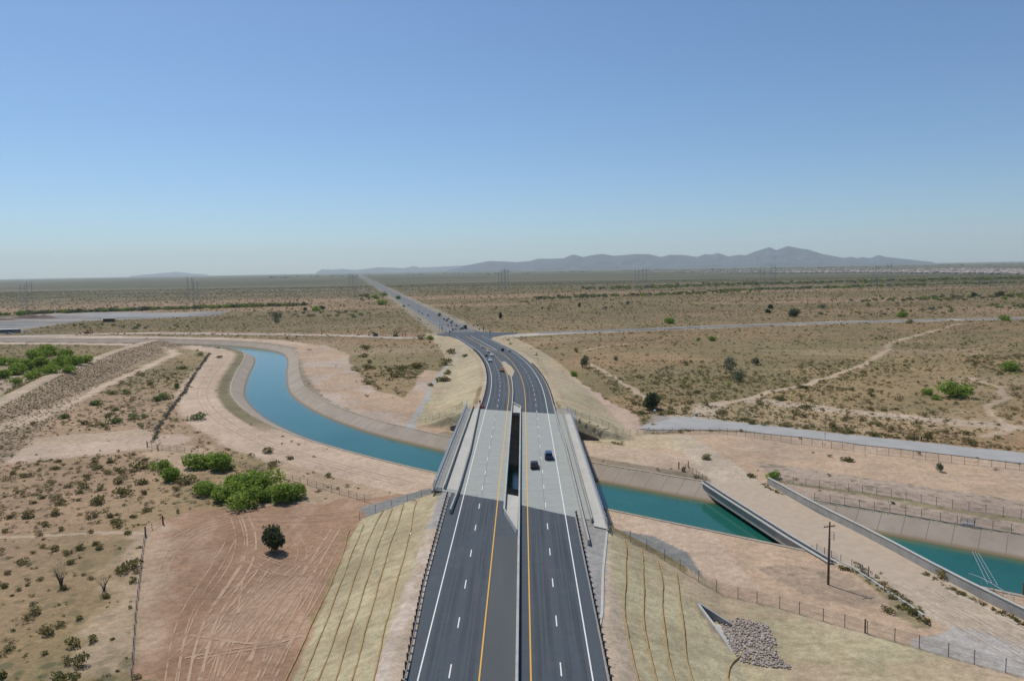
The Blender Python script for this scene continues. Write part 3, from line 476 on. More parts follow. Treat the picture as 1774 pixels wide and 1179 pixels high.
M_['ground'] = attrmat('desert_ground')
go = link('ground', gridmesh('ground', X, Y, Z, M_['ground'], c, veg)); tag(go, kind='structure')
del X, Y, Z, c, veg, den
def hz(x, y): return float(height(np.array([x]), np.array([y]))[0])
def drape(pts, step=1.5, dz=0.): # resample a polyline on the land
    out = []
    for (a, b), (c_, d) in zip(pts[:-1], pts[1:]):
        l = math.hypot(c_-a, d-b); n = max(1, int(l/step))
        out += [(a+(c_-a)*i/n, b+(d-b)*i/n) for i in range(n)]
    out.append(pts[-1]); xy = np.array(out); z = height(xy[:,0], xy[:,1])+dz
    return [Vector((p[0], p[1], q)) for p, q in zip(out, z)]
# ---------- roads ----------
def rp(L, Y, dz=0.): return (float(RX(L, Y)), float(Y), float(zr(Y))+dz+min(.5, max(0, Y-700)*.0003))
def yrows(a, b):
    r = [a]
    while r[-1] < b: r.append(r[-1]+min(5+max(0, r[-1]-600)*.01, 400))
    r[-1] = b; return r
def lwest(Y): return np.interp(Y, [60,90,110,150,156,240,254,300,600], [-14.5,-14.6,-15.6,-16.2,-16.2,-16,-14.9,-14.9,-15.3])
def least(Y): return np.interp(Y, [60,90,150,235,300,600], [9.0,9.2,9.2,9.6,9.6,9.4])
m = MB()
for a, b in ((-5,-4.3),):  pass
rows = []
for Yr in yrows(20, 128):
    le, re = lwest(Yr), least(Yr); rows.append([rp(L, Yr) for L in np.linspace(le, re, 13)])
m.strip(rows)
# near ends meet the skewed deck joint
ls = np.linspace(-16.0, 9.2, 13)
rows = [[rp(L, 128) for L in np.linspace(lwest(128), least(128), 13)]]
for t in (.34, .67, 1): rows.append([rp(L, 128+(nearJ(L)-128)*t) for L in ls])
m.strip(rows)
ls = np.linspace(-15.6, 9.6, 13)
rows = [[rp(L, farJ(L)+(256-farJ(L))*t) for L in ls] for t in (0, .5, 1)]
m.strip(rows)
m.strip([[rp(L, Yr) for L in np.linspace(-15.6 if Yr < 257 else lwest(Yr), least(Yr), 13)] for Yr in yrows(256, 640)])
m.strip([[rp(L, Yr) for L in np.linspace(lwest(Yr), least(Yr), 13)] for Yr in yrows(640, 42000)], 1)
road = m.obj('road', [M_['asphalt'], mat('worn_hazy_asphalt', (.122,.134,.146), (.10,.112,.124), .9, .1, 20, .1)], fix=False); tag(road, kind='structure')  # second asphalt, past the junction: paler from wear and painted-in haze
# junction flares and the side roads
m = MB(); flare = lambda P: m.add([(x, y, -6.85) for x, y in P], [tuple(range(len(P)))])
def flr(P): flare([(float(RX(L, y)), y) for L, y in P])
flr([(9.4,560),(13,585),(26,604),(40,614),(40,627),(24,632),(13,642),(9.4,665)])
flr([(-15.3,575),(-15.3,655),(-18,636),(-26,628),(-26,612),(-18,600)])
def sroad(P, wd, z, mm):
    P = chaikin(P, 2); rows = []
    for i, p in enumerate(P):
        a = Vector(P[max(i-1,0)]); b = Vector(P[min(i+1,len(P)-1)]); d = (b-a).normalized(); nn = Vector((-d.y, d.x))
        rows.append([(p[0]+nn.x*wd*k, p[1]+nn.y*wd*k, z) for k in (-1,-.5,0,.5,1)])
    mm.strip(rows)
m_ = m; m_.obj('junction_paving', M_['asphalt'], fix=False)['kind'] = 'structure'; m = MB()
sroad([(22,618)]+D['roadright'][3:]+[(1400,700),(4000,1150)], 7.0, -6.83, m)
m.obj('side_road', mat('side_asphalt', (.19,.195,.20), (.15,.155,.16), .9, .1), fix=False)['kind'] = 'structure'
m = MB(); sroad(D['roadright'][3:]+[(1400,700)], .12, -6.80, m)
m.obj('centre_line', M_['yellow'], fix=False)['kind'] = 'structure'
m = MB()
for k in range(5):
    x = 60+k*22; y = float(np.interp(x, [p[0] for p in D['roadright']], [p[1] for p in D['roadright']])); m.add([(x,y-1.6,-6.79),(x+6,y-.5,-6.79),(x+6,y+.1,-6.79),(x,y-1,-6.79)], [(0,1,2,3)])
link('turn_arrows', m.mesh('turn_arrows', M_['white']))['kind'] = 'structure'
m = MB(); RS = lambda P: [tuple(Vector(P[int(u)][:2]).lerp(Vector(P[min(int(u)+1, len(P)-1)][:2]), u-int(u))) for u in np.linspace(0, len(P)-1.001, 90)]
A = RS(chaikin([(42.5,243.5),(47,252)]+D['pathA'][1:], 2)); Bp = RS(chaikin([(42,242),(46,239.5)]+D['pathB'][1:], 2))
m.strip([[( (p[0]*(1-t)+q[0]*t), (p[1]*(1-t)+q[1]*t), float(height(np.array(p[0]*(1-t)+q[0]*t), np.array(p[1]*(1-t)+q[1]*t)))+.16) for t in (0,.12,.25,.38,.5,.62,.75,.88,1)] for p, q in zip(A, Bp)])
pv = m.obj('service_road', M_['oldasphalt'], fix=False); pv['kind'] = 'structure'
# lane markings
def rib(m, L, a, b, wd, dz=.012, step=6, mi=0):
    n = max(1, int((b-a)/step)); f = L if callable(L) else (lambda y: L)
    m.strip([[rp(f(y)-wd/2, y, dz), rp(f(y)+wd/2, y, dz)] for y in np.linspace(a, b, n+1)], mi)
mw = MB(); my = MB(); dk = .045
for L in (-13.15, 7.45):
    rib(mw, L, 20, 600, .17, dk); rib(mw, L, 636, 9000, .22, dk+.05, 60)
for L in (-5.9, .2): rib(my, L, 20, 470, .19, dk)
def conv(L0, L1): return lambda y: L0+(L1-L0)*float(sm(380, 520, y))
rib(my, lambda y: -5.9+.0*y, 470, 600, .15, dk); rib(my, conv(.2, -4.6), 470, 600, .15, dk)
rib(my, lambda y: .2-4.8*float(sm(400, 520, y)), 400, 600, .15, dk)
rib(my, -5.2, 480, 600, .15, dk); rib(mw, -1.1, 470, 600, .3, dk)
rib(my, -6.0, 636, 7000, .22, dk+.05, 60); rib(my, -1.0, 636, 7000, .22, dk+.05, 60); rib(mw, -9.6, 645, 720, .25, dk+.05)
off = 84.6-1.5
k = 0
while True:
    y0 = off-36.1+k*11.95; k += 1
    if y0 > 2600: break
    for L in (-9.5, 3.82):
        if 596 < y0 < 640: continue
        if y0 > 540 and L < 0 and y0 < 596: pass
        rib(mw, L, y0, y0+3.0, .16 if y0 < 600 else .22, dk+(.05 if y0 > 600 else 0), 3)
ow = mw.obj('lane_line_white', M_['white'], road, fix=False); oy = my.obj('lane_line_yellow', M_['yellow'], road, fix=False)
m = MB(); rib(m, -3.5, 28, 128, 4.3, .006, 8); rib(m, lambda y: -5.05, 256, 420, 1.4, .006, 8)
m.obj('median_surface', M_['asphalt_brown'], road, fix=False)
def fj(L): return float(farJ(L))
def nj(L): return float(nearJ(L))
wp = bpy.data.materials.new('worn_wheel_path'); wp.use_nodes = True; N, Lk = nt(wp); b = N['Principled BSDF']; b.inputs['Base Color'].default_value = (.030,.036,.042,1); b.inputs['Roughness'].default_value = .7
trp = N.new('ShaderNodeBsdfTransparent'); ms_ = N.new('ShaderNodeMixShader'); tc = N.new('ShaderNodeTexCoord'); mp = N.new('ShaderNodeMapping'); mp.inputs['Scale'].default_value = (.8,.03,1); no = N.new('ShaderNodeTexNoise'); no.inputs['Scale'].default_value = 1.5; no.inputs['Detail'].default_value = 6
Lk.new(tc.outputs['Object'], mp.inputs[0]); Lk.new(mp.outputs[0], no.inputs['Vector']); r = N.new('ShaderNodeMapRange'); r.inputs[1].default_value = .35; r.inputs[2].default_value = .75; r.inputs[4].default_value = .38; Lk.new(no.outputs[0], r.inputs[0]); Lk.new(r.outputs[0], ms_.inputs[0]); Lk.new(trp.outputs[0], ms_.inputs[1]); Lk.new(b.outputs[0], ms_.inputs[2]); Lk.new(ms_.outputs[0], N['Material Output'].inputs['Surface'])
m = MB()
for lane in (-11.4, -7.75, 2.0, 5.65):
    for o_ in (-.85, .85):
        for a_, b_ in ((24, nj(lane)-.5), (fj(lane)+.5, 590)): rib(m, lane+o_, a_, b_, .8, .033, 8)
    rib(m, lane, 24, nj(lane)-.5, .35, .036, 8)
m.obj('wheel_path', wp, road, fix=False)
# tan median island beyond the bridge
m = MB(); isl = [(-5.3,338),(-3.6,330),(-1.6,352),(-1.9,372),(-3.2,392),(-5.3,398)]
top = [rp(L, y, .16) for L, y in isl]; bot = [rp(L, y, -.1) for L, y in isl]; n = len(isl)
m.add(top+bot, [tuple(range(n))]+[(i, (i+1) % n, n+(i+1) % n, n+i) for i in range(n)])
o = m.obj('median_island', mat('island_gravel', (.42,.35,.23), (.34,.28,.19), .95, 1.5)); tag(o, 'tan gravel median island with pale nose between the curving carriageways', 'traffic island')
m = MB(); m.box((*rp(-4.3, 394)[:2], rp(0,394)[2]+.22), (2.2, 5, .12), .1); m.obj('concrete_nose', M_['concrete'], o, fix=True)
# ---------- canal ----------
def offs(P, d, z, y0=None):
    r = []
    for i, p in enumerate(P):
        a = Vector(P[max(i-1,0)]); b = Vector(P[min(i+1,len(P)-1)]); t = (b-a).normalized(); nn = Vector((-t.y, t.x))
        r.append((p[0]+nn.x*d, p[1]+nn.y*d, z))
    return r
CF = []
for (a, b), (c_, d) in zip(CANAL[:-1], CANAL[1:]):
    l = math.hypot(c_-a, d-b); n = max(1, int(l/4)); CF += [(a+(c_-a)*i/n, b+(d-b)*i/n) for i in range(n)]
CF.append(CANAL[-1]); CF = CF
m = MB(); ls = [offs(CF, d, -10.5) for d in (-10.6,-9.4,-7.6,-4,0,4,7.6,9.4,10.6)]; m.strip([[l[i] for l in ls] for i in range(len(CF))])
wm = bpy.data.materials.new('canal_water'); wm.use_nodes = True; N, Lk = nt(wm); b = N['Principled BSDF']
b.inputs['Roughness'].default_value = .07; b.inputs['IOR'].default_value = 1.33; b.inputs['Specular IOR Level'].default_value = .5
tc = N.new('ShaderNodeTexCoord'); no = N.new('ShaderNodeTexNoise'); no.inputs['Scale'].default_value = .05; Lk.new(tc.outputs['Object'], no.inputs['Vector'])
mx = N.new('ShaderNodeMix'); mx.data_type = 'RGBA'; mx.inputs[6].default_value = (.003,.070,.058,1); mx.inputs[7].default_value = (.018,.130,.105,1); no.inputs['Detail'].default_value = 5; Lk.new(no.outputs[0], mx.inputs[0])
wa = N.new('ShaderNodeAttribute'); wa.attribute_name = 'edge'; nw = N.new('ShaderNodeTexNoise'); nw.inputs['Scale'].default_value = .25; Lk.new(tc.outputs['Object'], nw.inputs['Vector'])
wm1 = N.new('ShaderNodeMath'); wm1.operation = 'MULTIPLY'; Lk.new(wa.outputs['Fac'], wm1.inputs[0]); Lk.new(nw.outputs[0], wm1.inputs[1]); wm2 = N.new('ShaderNodeMath'); wm2.operation = 'MULTIPLY'; wm2.use_clamp = True; Lk.new(wm1.outputs[0], wm2.inputs[0]); wm2.inputs[1].default_value = 1.5
mx2 = N.new('ShaderNodeMix'); mx2.data_type = 'RGBA'; Lk.new(wm2.outputs[0], mx2.inputs[0]); Lk.new(mx.outputs[2], mx2.inputs[6]); mx2.inputs[7].default_value = (.085,.095,.04,1); Lk.new(mx2.outputs[2], b.inputs['Base Color'])
n2 = N.new('ShaderNodeTexNoise'); n2.inputs['Scale'].default_value = 1.3; n2.inputs['Detail'].default_value = 3; Lk.new(tc.outputs['Object'], n2.inputs['Vector'])
bp = N.new('ShaderNodeBump'); bp.inputs['Strength'].default_value = .25; bp.inputs['Distance'].default_value = .1; Lk.new(n2.outputs[0], bp.inputs['Height']); Lk.new(bp.outputs[0], b.inputs['Normal'])
wo_ = m.obj('water', wm, fix=False); wo_['kind'] = 'structure'; a = wo_.data.attributes.new('edge', 'FLOAT', 'POINT'); a.data.foreach_set('value', np.tile(np.array([1,.75,.1,0,0,0,.1,.75,1], np.float32), len(CF)))
def lining_mat():
    m = mat('canal_lining_panels', (.37,.31,.25), (.275,.225,.18), .9, .10, 8, .2, detail=9)
    N, Lk = nt(m); b = N['Principled BSDF']; at = N.new('ShaderNodeAttribute'); at.attribute_name = 'st'
    sc = N.new('ShaderNodeMath'); sc.operation = 'MULTIPLY'; Lk.new(at.outputs['Fac'], sc.inputs[0]); sc.inputs[1].default_value = 1/4.6
    fr = N.new('ShaderNodeMath'); fr.operation = 'FRACT'; Lk.new(sc.outputs[0], fr.inputs[0])
    lt = N.new('ShaderNodeMath'); lt.operation = 'LESS_THAN'; Lk.new(fr.outputs[0], lt.inputs[0]); lt.inputs[1].default_value = .035
    ge = N.new('ShaderNodeNewGeometry'); sp = N.new('ShaderNodeSeparateXYZ'); Lk.new(ge.outputs['Position'], sp.inputs[0])
    wet = N.new('ShaderNodeMapRange'); Lk.new(sp.outputs[2], wet.inputs[0]); wet.inputs[1].default_value = -9.9; wet.inputs[2].default_value = -10.35
    src = b.inputs['Base Color'].links[0].from_socket
    a = N.new('ShaderNodeMix'); a.data_type = 'RGBA'; Lk.new(lt.outputs[0], a.inputs[0]); Lk.new(src, a.inputs[6]); a.inputs[7].default_value = (.20,.165,.13,1)
    a2 = N.new('ShaderNodeMix'); a2.data_type = 'RGBA'; Lk.new(wet.outputs[0], a2.inputs[0]); Lk.new(a.outputs[2], a2.inputs[6]); a2.inputs[7].default_value = (.20,.15,.085,1)
    Lk.new(a2.outputs[2], b.inputs['Base Color']); return m
M_['panel'] = lining_mat(); stain(M_['panel'], .35, .5, (.19,.15,.11,1))
for sgn in (1, -1):
    m = MB(); prof = [(16.9,-7.36),(16.0,-7.36),(16.0,-7.5),(9.6,-10.7),(4.2,-13.3)]; ls = [offs(CF, d*sgn, z) for d, z in prof]
    m.strip([[l[i] for l in ls] for i in range(len(CF))]); o = m.obj('canal_lining', M_['panel'], fix=False); o['kind'] = 'structure'
    st = np.concatenate([[0], np.cumsum([math.dist(p, q) for p, q in zip(CF[:-1], CF[1:])])])
    a = o.data.attributes.new('st', 'FLOAT', 'POINT'); a.data.foreach_set('value', np.repeat(st, 5).astype(np.float32))
# ---------- highway bridges ----------
_unused = None
def slab(m, L0, L1, ztop, th, ya, yb, mi=0, n=12):
    """deck strip between two skewed joints"""
    rows = []
    ll = (L0, L1)
    rings = []
    for i in range(n+1):
        t = i/n; r = []
        for L, dz in ((L0, ztop), (L1, ztop), (L1, ztop-th), (L0, ztop-th)):
            y = ya(L)+(yb(L)-ya(L))*t; r.append(rp(L, y, dz))
        rings.append(r)
    m.sweep(rings, mi)
def wall(m, L, a, b, wd, h, z0=0., n=10, mi=0, top=.6):
    f = L if callable(L) else (lambda y: L); rings = []
    for y in np.linspace(a, b, n+1):
        c_ = f(y); rings.append([rp(c_-wd/2, y, z0), rp(c_+wd/2, y, z0), rp(c_+wd/2*top, y, h), rp(c_-wd/2*top, y, h)])
    m.sweep(rings, mi)
def fj(L): return float(farJ(L))
def nj(L): return float(nearJ(L))
def bridge(name, label, L0, L1, parts):
    root = empty(name, rp((L0+L1)/2, 192)); tag(root, label, 'bridge', 'pair of parallel highway bridges over the canal')
    inv = root.matrix_world
    o0 = Vector(root.location)
    def put(nm, mb, mt):
        me = mb.mesh(nm, mt, True); me.transform(Matrix.Translation(-o0)); return link(nm, me, root)
    m = MB(); slab(m, L0, L1, .02, .28, nj, fj); put('deck', m, M_['deck'])
    for g in np.arange(L0+1.2, L1-.8, 2.45):
        m = MB(); wall(m, float(g), nj(g)+.6, fj(g)-.6, .6, -.27, -2.0, 4, top=1.0); put('girder', m, M_['barrier'])
    for side, ff in (('n', lambda L: nj(L)+1.2), ('f', lambda L: fj(L)-.75)):
        m = MB(); wl = []
        for L in np.linspace(L0, L1, 5): wl.append((L, ff(L)))
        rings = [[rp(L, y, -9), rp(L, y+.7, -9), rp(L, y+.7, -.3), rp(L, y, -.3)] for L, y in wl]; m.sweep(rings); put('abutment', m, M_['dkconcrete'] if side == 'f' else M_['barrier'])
    for yb in (172, 212):
        m = MB(); rings = []
        for L in np.linspace(L0+.4, L1-.4, 4):
            y = yb-.62*L; rings.append([rp(L, y-.6, -3.2), rp(L, y+.6, -3.2), rp(L, y+.6, -2.02), rp(L, y-.6, -2.02)])
        m.sweep(rings); put('pier_cap', m, M_['barrier'])
        for L in np.linspace(L0+1.6, L1-1.6, 3):
            y = yb-.62*L; p = rp(L, y); m = MB(); m.tube([(p[0], p[1], -13), (p[0], p[1], -3.2)], .5, 12); put('pier_column', m, M_['barrier'])
    for nm, mb, mt in parts: put(nm, mb, mt)
    return root, put
def fencefab(Lb, a, b, lean, H=2.5, arch=0.):
    m = MB(); rows = []
    for y in np.linspace(a, b, 30):
        rows.append([rp(Lb, y, .35), rp(Lb, y, H*.72), rp(Lb+lean*.45, y, H*.92), rp(Lb+lean, y, H)])
    m.strip(rows); return m
def tjoint(m, L0, L1, yy, wd=.25, dz=.026): # transverse line on the deck
    m.strip([[rp(L, yy(L), dz) for L in np.linspace(L0, L1, 6)], [rp(L, yy(L)+wd, dz) for L in np.linspace(L0, L1, 6)]])
pl = []
m = MB(); slab(m, -20.1, -18.0, .18, .15, lambda L: nj(L)+.3, lambda L: fj(L)); slab(m, -17.4, -14.9, .06, .03, lambda L: nj(L)+.2, lambda L: fj(L)); pl.append(('walkway', m, M_['walk']))
m = MB(); wall(m, -17.7, 155.6, 250.5, .32, .95, 0, 12); pl.append(('barrier', m, M_['barrier']))
m = MB(); wall(m, lambda y: float(np.interp(y, [140,153,188,252], [-14.9,-14.5,-14.4,-15.6])), 140, 252, .5, .95, -.1, 20); pl.append(('barrier', m, M_['barrier']))
m = MB(); wall(m, -4.38, 139.6, 332, .4, .92, -.05, 40, top=.8); pl.append(('median_barrier', m, M_['concrete']))
m = MB(); wall(m, -20.15, 154, 251, .4, .38, -.3, 10, top=1.); pl.append(('kerb', m, M_['barrier']))
bl, putl = bridge('highway_bridge', 'left concrete bridge with blue grey mesh fence, carrying the oncoming lanes', -20.2, -4.2, pl)
def bfence(Lb, a, b, lean, put, mt, root):
    f = put('mesh_fence', fencefab(Lb, a, b, lean), mt)
    for y in np.linspace(a, b, 34):
        m = MB(); m.tube([rp(Lb, y, .1), rp(Lb, y, 1.8), rp(Lb+lean*.45, y, 2.3), rp(Lb+lean, y, 2.5)], .06, 5)
        me = m.mesh('fence_post', M_['steel'], True); me.transform(Matrix.Translation(-Vector(root.location))); q = link('fence_post', me, root)
        q.parent = f
    for L_, z_ in ((Lb, .4), (Lb, 1.8), (Lb+lean, 2.5)):
        m = MB(); m.tube([rp(L_, y, z_) for y in np.linspace(a, b, 14)], .05, 5); me = m.mesh('fence_rail', M_['steel'], True); me.transform(Matrix.Translation(-Vector(root.location))); q = link('fence_rail', me, root); q.parent = f
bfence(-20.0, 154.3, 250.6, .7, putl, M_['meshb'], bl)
pl = []
m = MB(); slab(m, 10.95, 12.0, .08, .06, lambda L: nj(L)+.2, fj); pl.append(('walkway', m, M_['deck']))
m = MB(); slab(m, 12.4, 14.5, .16, .13, lambda L: nj(L)-3.0, fj); pl.append(('walkway', m, M_['walk']))
m = MB(); wall(m, 12.2, 133.6, 233.4, .32, .95, 0, 12); pl.append(('barrier', m, M_['barrier']))
m = MB(); wall(m, lambda y: float(np.interp(y, [123,190,214,246], [10.65,10.5,9.9,9.75])), 122.8, 245.7, .5, .95, -.1, 24); pl.append(('barrier', m, M_['barrier']))
m = MB(); wall(m, -1.45, 20, 245.3, .42, .92, -.05, 60, top=.8); pl.append(('median_barrier', m, M_['concrete']))
m = MB(); wall(m, 14.65, 128.8, 232.6, .35, .36, -.3, 10, top=1.); pl.append(('kerb', m, M_['barrier']))
br, putr = bridge('highway_bridge', 'right concrete bridge with bright mesh fence and two dark cars on its deck', -1.65, 14.7, pl)
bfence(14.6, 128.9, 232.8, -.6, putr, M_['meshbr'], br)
for rt, pt, La in ((bl, putl, -9.35), (br, putr, 3.62)):
    m = MB(); m.strip([[rp(La-.06, y, .03), rp(La+.06, y, .03)] for y in np.linspace(nj(La)+.3, fj(La)-.3, 12)]); pt('joint_line', m, M_['gravel'])
# concrete median wedges at both ends of the gap
m = MB(); P = [(-4.2,151.3),(-4.2,139.9),(-1.75,129.4),(-1.65,149.6)]
top = [rp(L, y, .12) for L, y in P]; bot = [rp(L, y, -.9) for L, y in P]; m.add(top+bot, [(3,2,1,0),(4,5,6,7)]+[(i,(i+1)%4,4+(i+1)%4,4+i) for i in range(4)])
o = m.obj('median_slab', M_['walk']); tag(o, 'pale concrete wedge filling the near end of the gap between the bridges', 'median slab')
m = MB(); rings = []
for t in np.linspace(0, 1, 5):
    L, y = -4.3+(2.6)*t, 139.6+(128.6-139.6)*t; rings.append([rp(L-.2, y, -.05), rp(L+.2, y+.1, -.05), rp(L+.14, y+.1, .9), rp(L-.14, y, .9)])
m.sweep(rings); m.obj('barrier', M_['concrete'], o)
m = MB(); P = [(-4.2,254),(-1.5,245.4),(-1.65,237.4),(-4.2,238.4)]
top = [rp(L, y, .12) for L, y in P]; bot = [rp(L, y, -.9) for L, y in P]; m.add(top+bot, [(3,2,1,0),(4,5,6,7)]+[(i,(i+1)%4,4+(i+1)%4,4+i) for i in range(4)])
o = m.obj('median_slab', M_['walk']); tag(o, 'pale concrete wedge closing the far end of the gap between the bridges', 'median slab')
m = MB(); rings = []
for t in np.linspace(0, 1, 5):
    L, y = -4.3+(2.85)*t, 254.3+(245.4-254.3)*t; rings.append([rp(L-.2, y, -.05), rp(L+.2, y+.1, -.05), rp(L+.14, y+.1, .9), rp(L-.14, y, .9)])
m.sweep(rings); m.obj('barrier', M_['concrete'], o)
# fill under the wedges
# wing walls of the far abutment
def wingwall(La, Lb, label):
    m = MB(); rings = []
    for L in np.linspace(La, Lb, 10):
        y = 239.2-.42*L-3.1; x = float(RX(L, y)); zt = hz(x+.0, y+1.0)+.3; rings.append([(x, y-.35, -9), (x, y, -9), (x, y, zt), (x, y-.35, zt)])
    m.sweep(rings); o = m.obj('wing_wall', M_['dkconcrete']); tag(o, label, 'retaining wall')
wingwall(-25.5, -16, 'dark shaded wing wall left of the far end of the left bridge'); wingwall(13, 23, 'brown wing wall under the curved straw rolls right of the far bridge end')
# ---------- guardrails ----------
def guardrail(label, L, a, b, step, side, dark=False):
    f = L if callable(L) else (lambda y: L); root = empty('guardrail', rp(f(a), a)); tag(root, label, 'guardrail'); o0 = root.location
    m = MB(); ys_ = np.linspace(a, b, max(4, int((b-a)/3))); zb = -.05
    prof = [(0,.45),(.05,.5),(0,.6),(.05,.7),(0,.78)]
    rings = [[rp(f(y)+p[0]*side, y, p[1]) for p in prof]+[rp(f(y)-.03*side+p[0]*side, y, p[1]) for p in prof[::-1]] for y in ys_]
    m.sweep(rings); me = m.mesh('rail', M_['darksteel'] if dark else M_['steel'], True); me.transform(Matrix.Translation(-o0)); link('rail', me, root)
    pm = MB(); pm.box((-.28*side, 0, .35), (.2, .2, 1.1)); pm.box((-.12*side, 0, .62), (.18, .15, .34)); pme = pm.mesh('post', M_['wood'], True)
    n = min(100, int((b-a)/step))
    for i in range(n+1 if n < 100 else 100):
        y = a+(b-a)*i/n; p = Vector(rp(f(y), y))-o0; q = link('post', pme, root, p)
guardrail('guardrail on brown wooden posts along the near left edge, above the straw slope', lambda y: float(np.interp(y, [50,81,108,151], [-14.5,-14.5,-15.75,-16.35])), 60, 151, 1.9, 1)
guardrail('guardrail on brown posts along the near right edge beside the straight road', lambda y: float(np.interp(y, [50,81,138], [9.2,9.25,9.3])), 60, 137.8, 1.9, -1)
guardrail('dark guardrail following the left outside of the far curve', lambda y: float(np.interp(y, [250,300,470,540], [-14.75,-14.8,-15.1,-15.3])), 251, 480, 3, 1, True)
guardrail('guardrail following the right outside of the far curve beyond the bridge', lambda y: float(np.interp(y, [238,300,380], [9.9,9.75,9.6])), 238, 385, 3, -1, True)
# kerb beside the grey apron
def ribbon_box(m, pts, wd, h, dz=0., step=1.0, mi=0, sink=.15):
    P = drape(pts, step, dz); rings = []
    for i, p in enumerate(P):
        d = (P[min(i+1, len(P)-1)]-P[max(i-1, 0)]); d.z = 0; d.normalize(); nn = Vector((-d.y, d.x, 0))*wd/2
        rings.append([p+nn-Vector((0,0,sink)), p-nn-Vector((0,0,sink)), p-nn*.85+Vector((0,0,h)), p+nn*.85+Vector((0,0,h))])
    m.sweep(rings, mi); return m
m = MB(); ribbon_box(m, [rp(14.5,129.2)[:2], rp(11.9,112)[:2], rp(10.3,98.5)[:2], rp(9.6,95)[:2]], .45, .16); o = m.obj('concrete_kerb', M_['walk']); tag(o, 'slender concrete kerb between grey apron and right straw slope', 'kerb')
# ---------- straw wattles ----------
WL = ['outermost straw roll at the foot of the left slope', 'second straw roll from the foot of the left slope', 'third straw roll from the foot of the left slope', 'third straw roll down from the left guardrail', 'second straw roll down from the left guardrail', 'highest straw roll on the left slope, nearest the guardrail',
 'straw roll nearest the kerb on the right slope', 'second straw roll from the kerb on the right slope', 'third straw roll from the kerb on the right slope', 'fourth straw roll from the kerb, nearest the culvert', 'short straw roll curling below the pile of riprap',
 'curved straw roll closest to the far right bridge end', 'second curved straw roll from the far right bridge end', 'third curved straw roll from the far right bridge end', 'outermost curved straw roll by the far right wing wall']
for i, lb in enumerate(WL):
    P = D['wattle%d' % i]
    if i < 6: P = [p for p in P if p[1] < 157.2]+[(P[-1][0]+.2, 156.9)] if P[-1][1] > 157 else P
    if i >= 11: P = [[(21.8,236.2),(21.6,233.6),(21.0,231.6)],[(24.6,234.8),(24.4,232.3),(22.7,230.4)],[(27.3,233.4),(27.0,230.8),(25.0,229.2)],[(30.4,231.9),(29.6,229.6),(26.8,228.2)]][i-11]
    if P[0][1] < 100: P = [(P[0][0]+(P[0][0]-P[1][0])*.8, P[0][1]+(P[0][1]-P[1][1])*.8)]+P if i < 11 else P
    if P[-1][1] < 90: P = P+[(P[-1][0]-.3, P[-1][1]-10)]
    Q = drape(chaikin(P, 1), 1.0, .08); k0 = random.random()*9
    for j, q in enumerate(Q):
        q.x += .07*math.sin(j*.4+k0)+random.uniform(-.04,.04); q.z += random.uniform(-.02,.03)
    m = MB(); m.tube(Q, .125, 7); o = m.obj('straw_wattle', M_['straw'], smooth=True, fix=False); tag(o, lb, 'straw wattle', 'straw rolls laid along the embankments')
# ---------- fences ----------
def fence(name, label, pts, H=1.9, sp=3.0, cat='fence', fab='mesh', rail=True, pr=.05, pm='post', toprail=False):
    P = drape(pts, .5); o0 = P[0].copy(); root = empty(name, o0); tag(root, label, cat)
    if fab:
        m = MB(); m.strip([[p-o0+Vector((0,0,.03)), p-o0+Vector((0,0,H*.97))] for p in P[::2]+[P[-1]]]); m.obj('wire_mesh', M_[fab], root, fix=False)
    m = MB()
    for z_ in ((H,) if toprail else (.12, H*.5, H)): m.tube([p-o0+Vector((0,0,z_)) for p in P[::4]+[P[-1]]], .03 if toprail else .018, 4)
    if fab is not None or rail: m.obj('wire_rail', M_['post'], root, fix=False)
    tot = 0; nxt = 0; cnt = 0; pmb = MB(); pmb.tube([(0,0,-.2),(0,0,H+.05)], pr, 6); pmb.tube([(0,0,H+.05),(0,0,H+.1)], pr*1.3, 6); pme = pmb.mesh('post', M_[pm], True)
    for a, b in zip(P[:-1], P[1:]):
        while tot >= nxt-1e-6 and cnt < 99: link('post', pme, root, a-o0); nxt += sp; cnt += 1
        tot += math.hypot(b.x-a.x, b.y-a.y)
    return root
fence('chain_link_fence', 'chain link fence along the toe of the right straw slope below the dirt yard', D['f_right'], 1.9, 3.3, pr=.055)
fence('chain_link_fence', 'chain link fence along the camera side of the grey service road', D['f_front'], 2.0, 3.0)
fence('chain_link_fence', 'upper of two parallel fences above the canal lining at right', D['f_bankA'], 1.9, 3.1)
fence('chain_link_fence', 'lower of two parallel fences, on the lip of the canal lining at right', D['f_bankB']+[(113,133)], 1.8, 3.1)
fence('chain_link_fence', 'fence running from the weedy fence corner past the green shrubs to the bridge', D['f_left'], 1.6, 3.2)
fence('chain_link_fence', 'fence on the gravel strip at the crest of the near left slope', D['f_crest'], 1.9, 3.4)
fence('chain_link_fence', 'fence around the straw slope left of the far bridge end', [(-31.3,257.5),(-26,255.5),(-21.8,254.5),(-19.6,258),(-18.4,266)], 1.8, 2.6)
fence('chain_link_fence', 'fence around the curved straw rolls right of the far bridge end', [(18,240),(22,238.2),(26.5,236.5),(31,232.5),(33,229)], 1.8, 2.4)
fence('wire_fence', 'thin wire fence between desert scrub and graded dirt at lower left', D['f_wire'], 1.3, 4.5, fab=None, pr=.06)
wf = fence('wire_fence', 'long fence choked with grey tumbleweeds left of the canal bend', D['f_weeds'], 1.5, 4, fab=None)
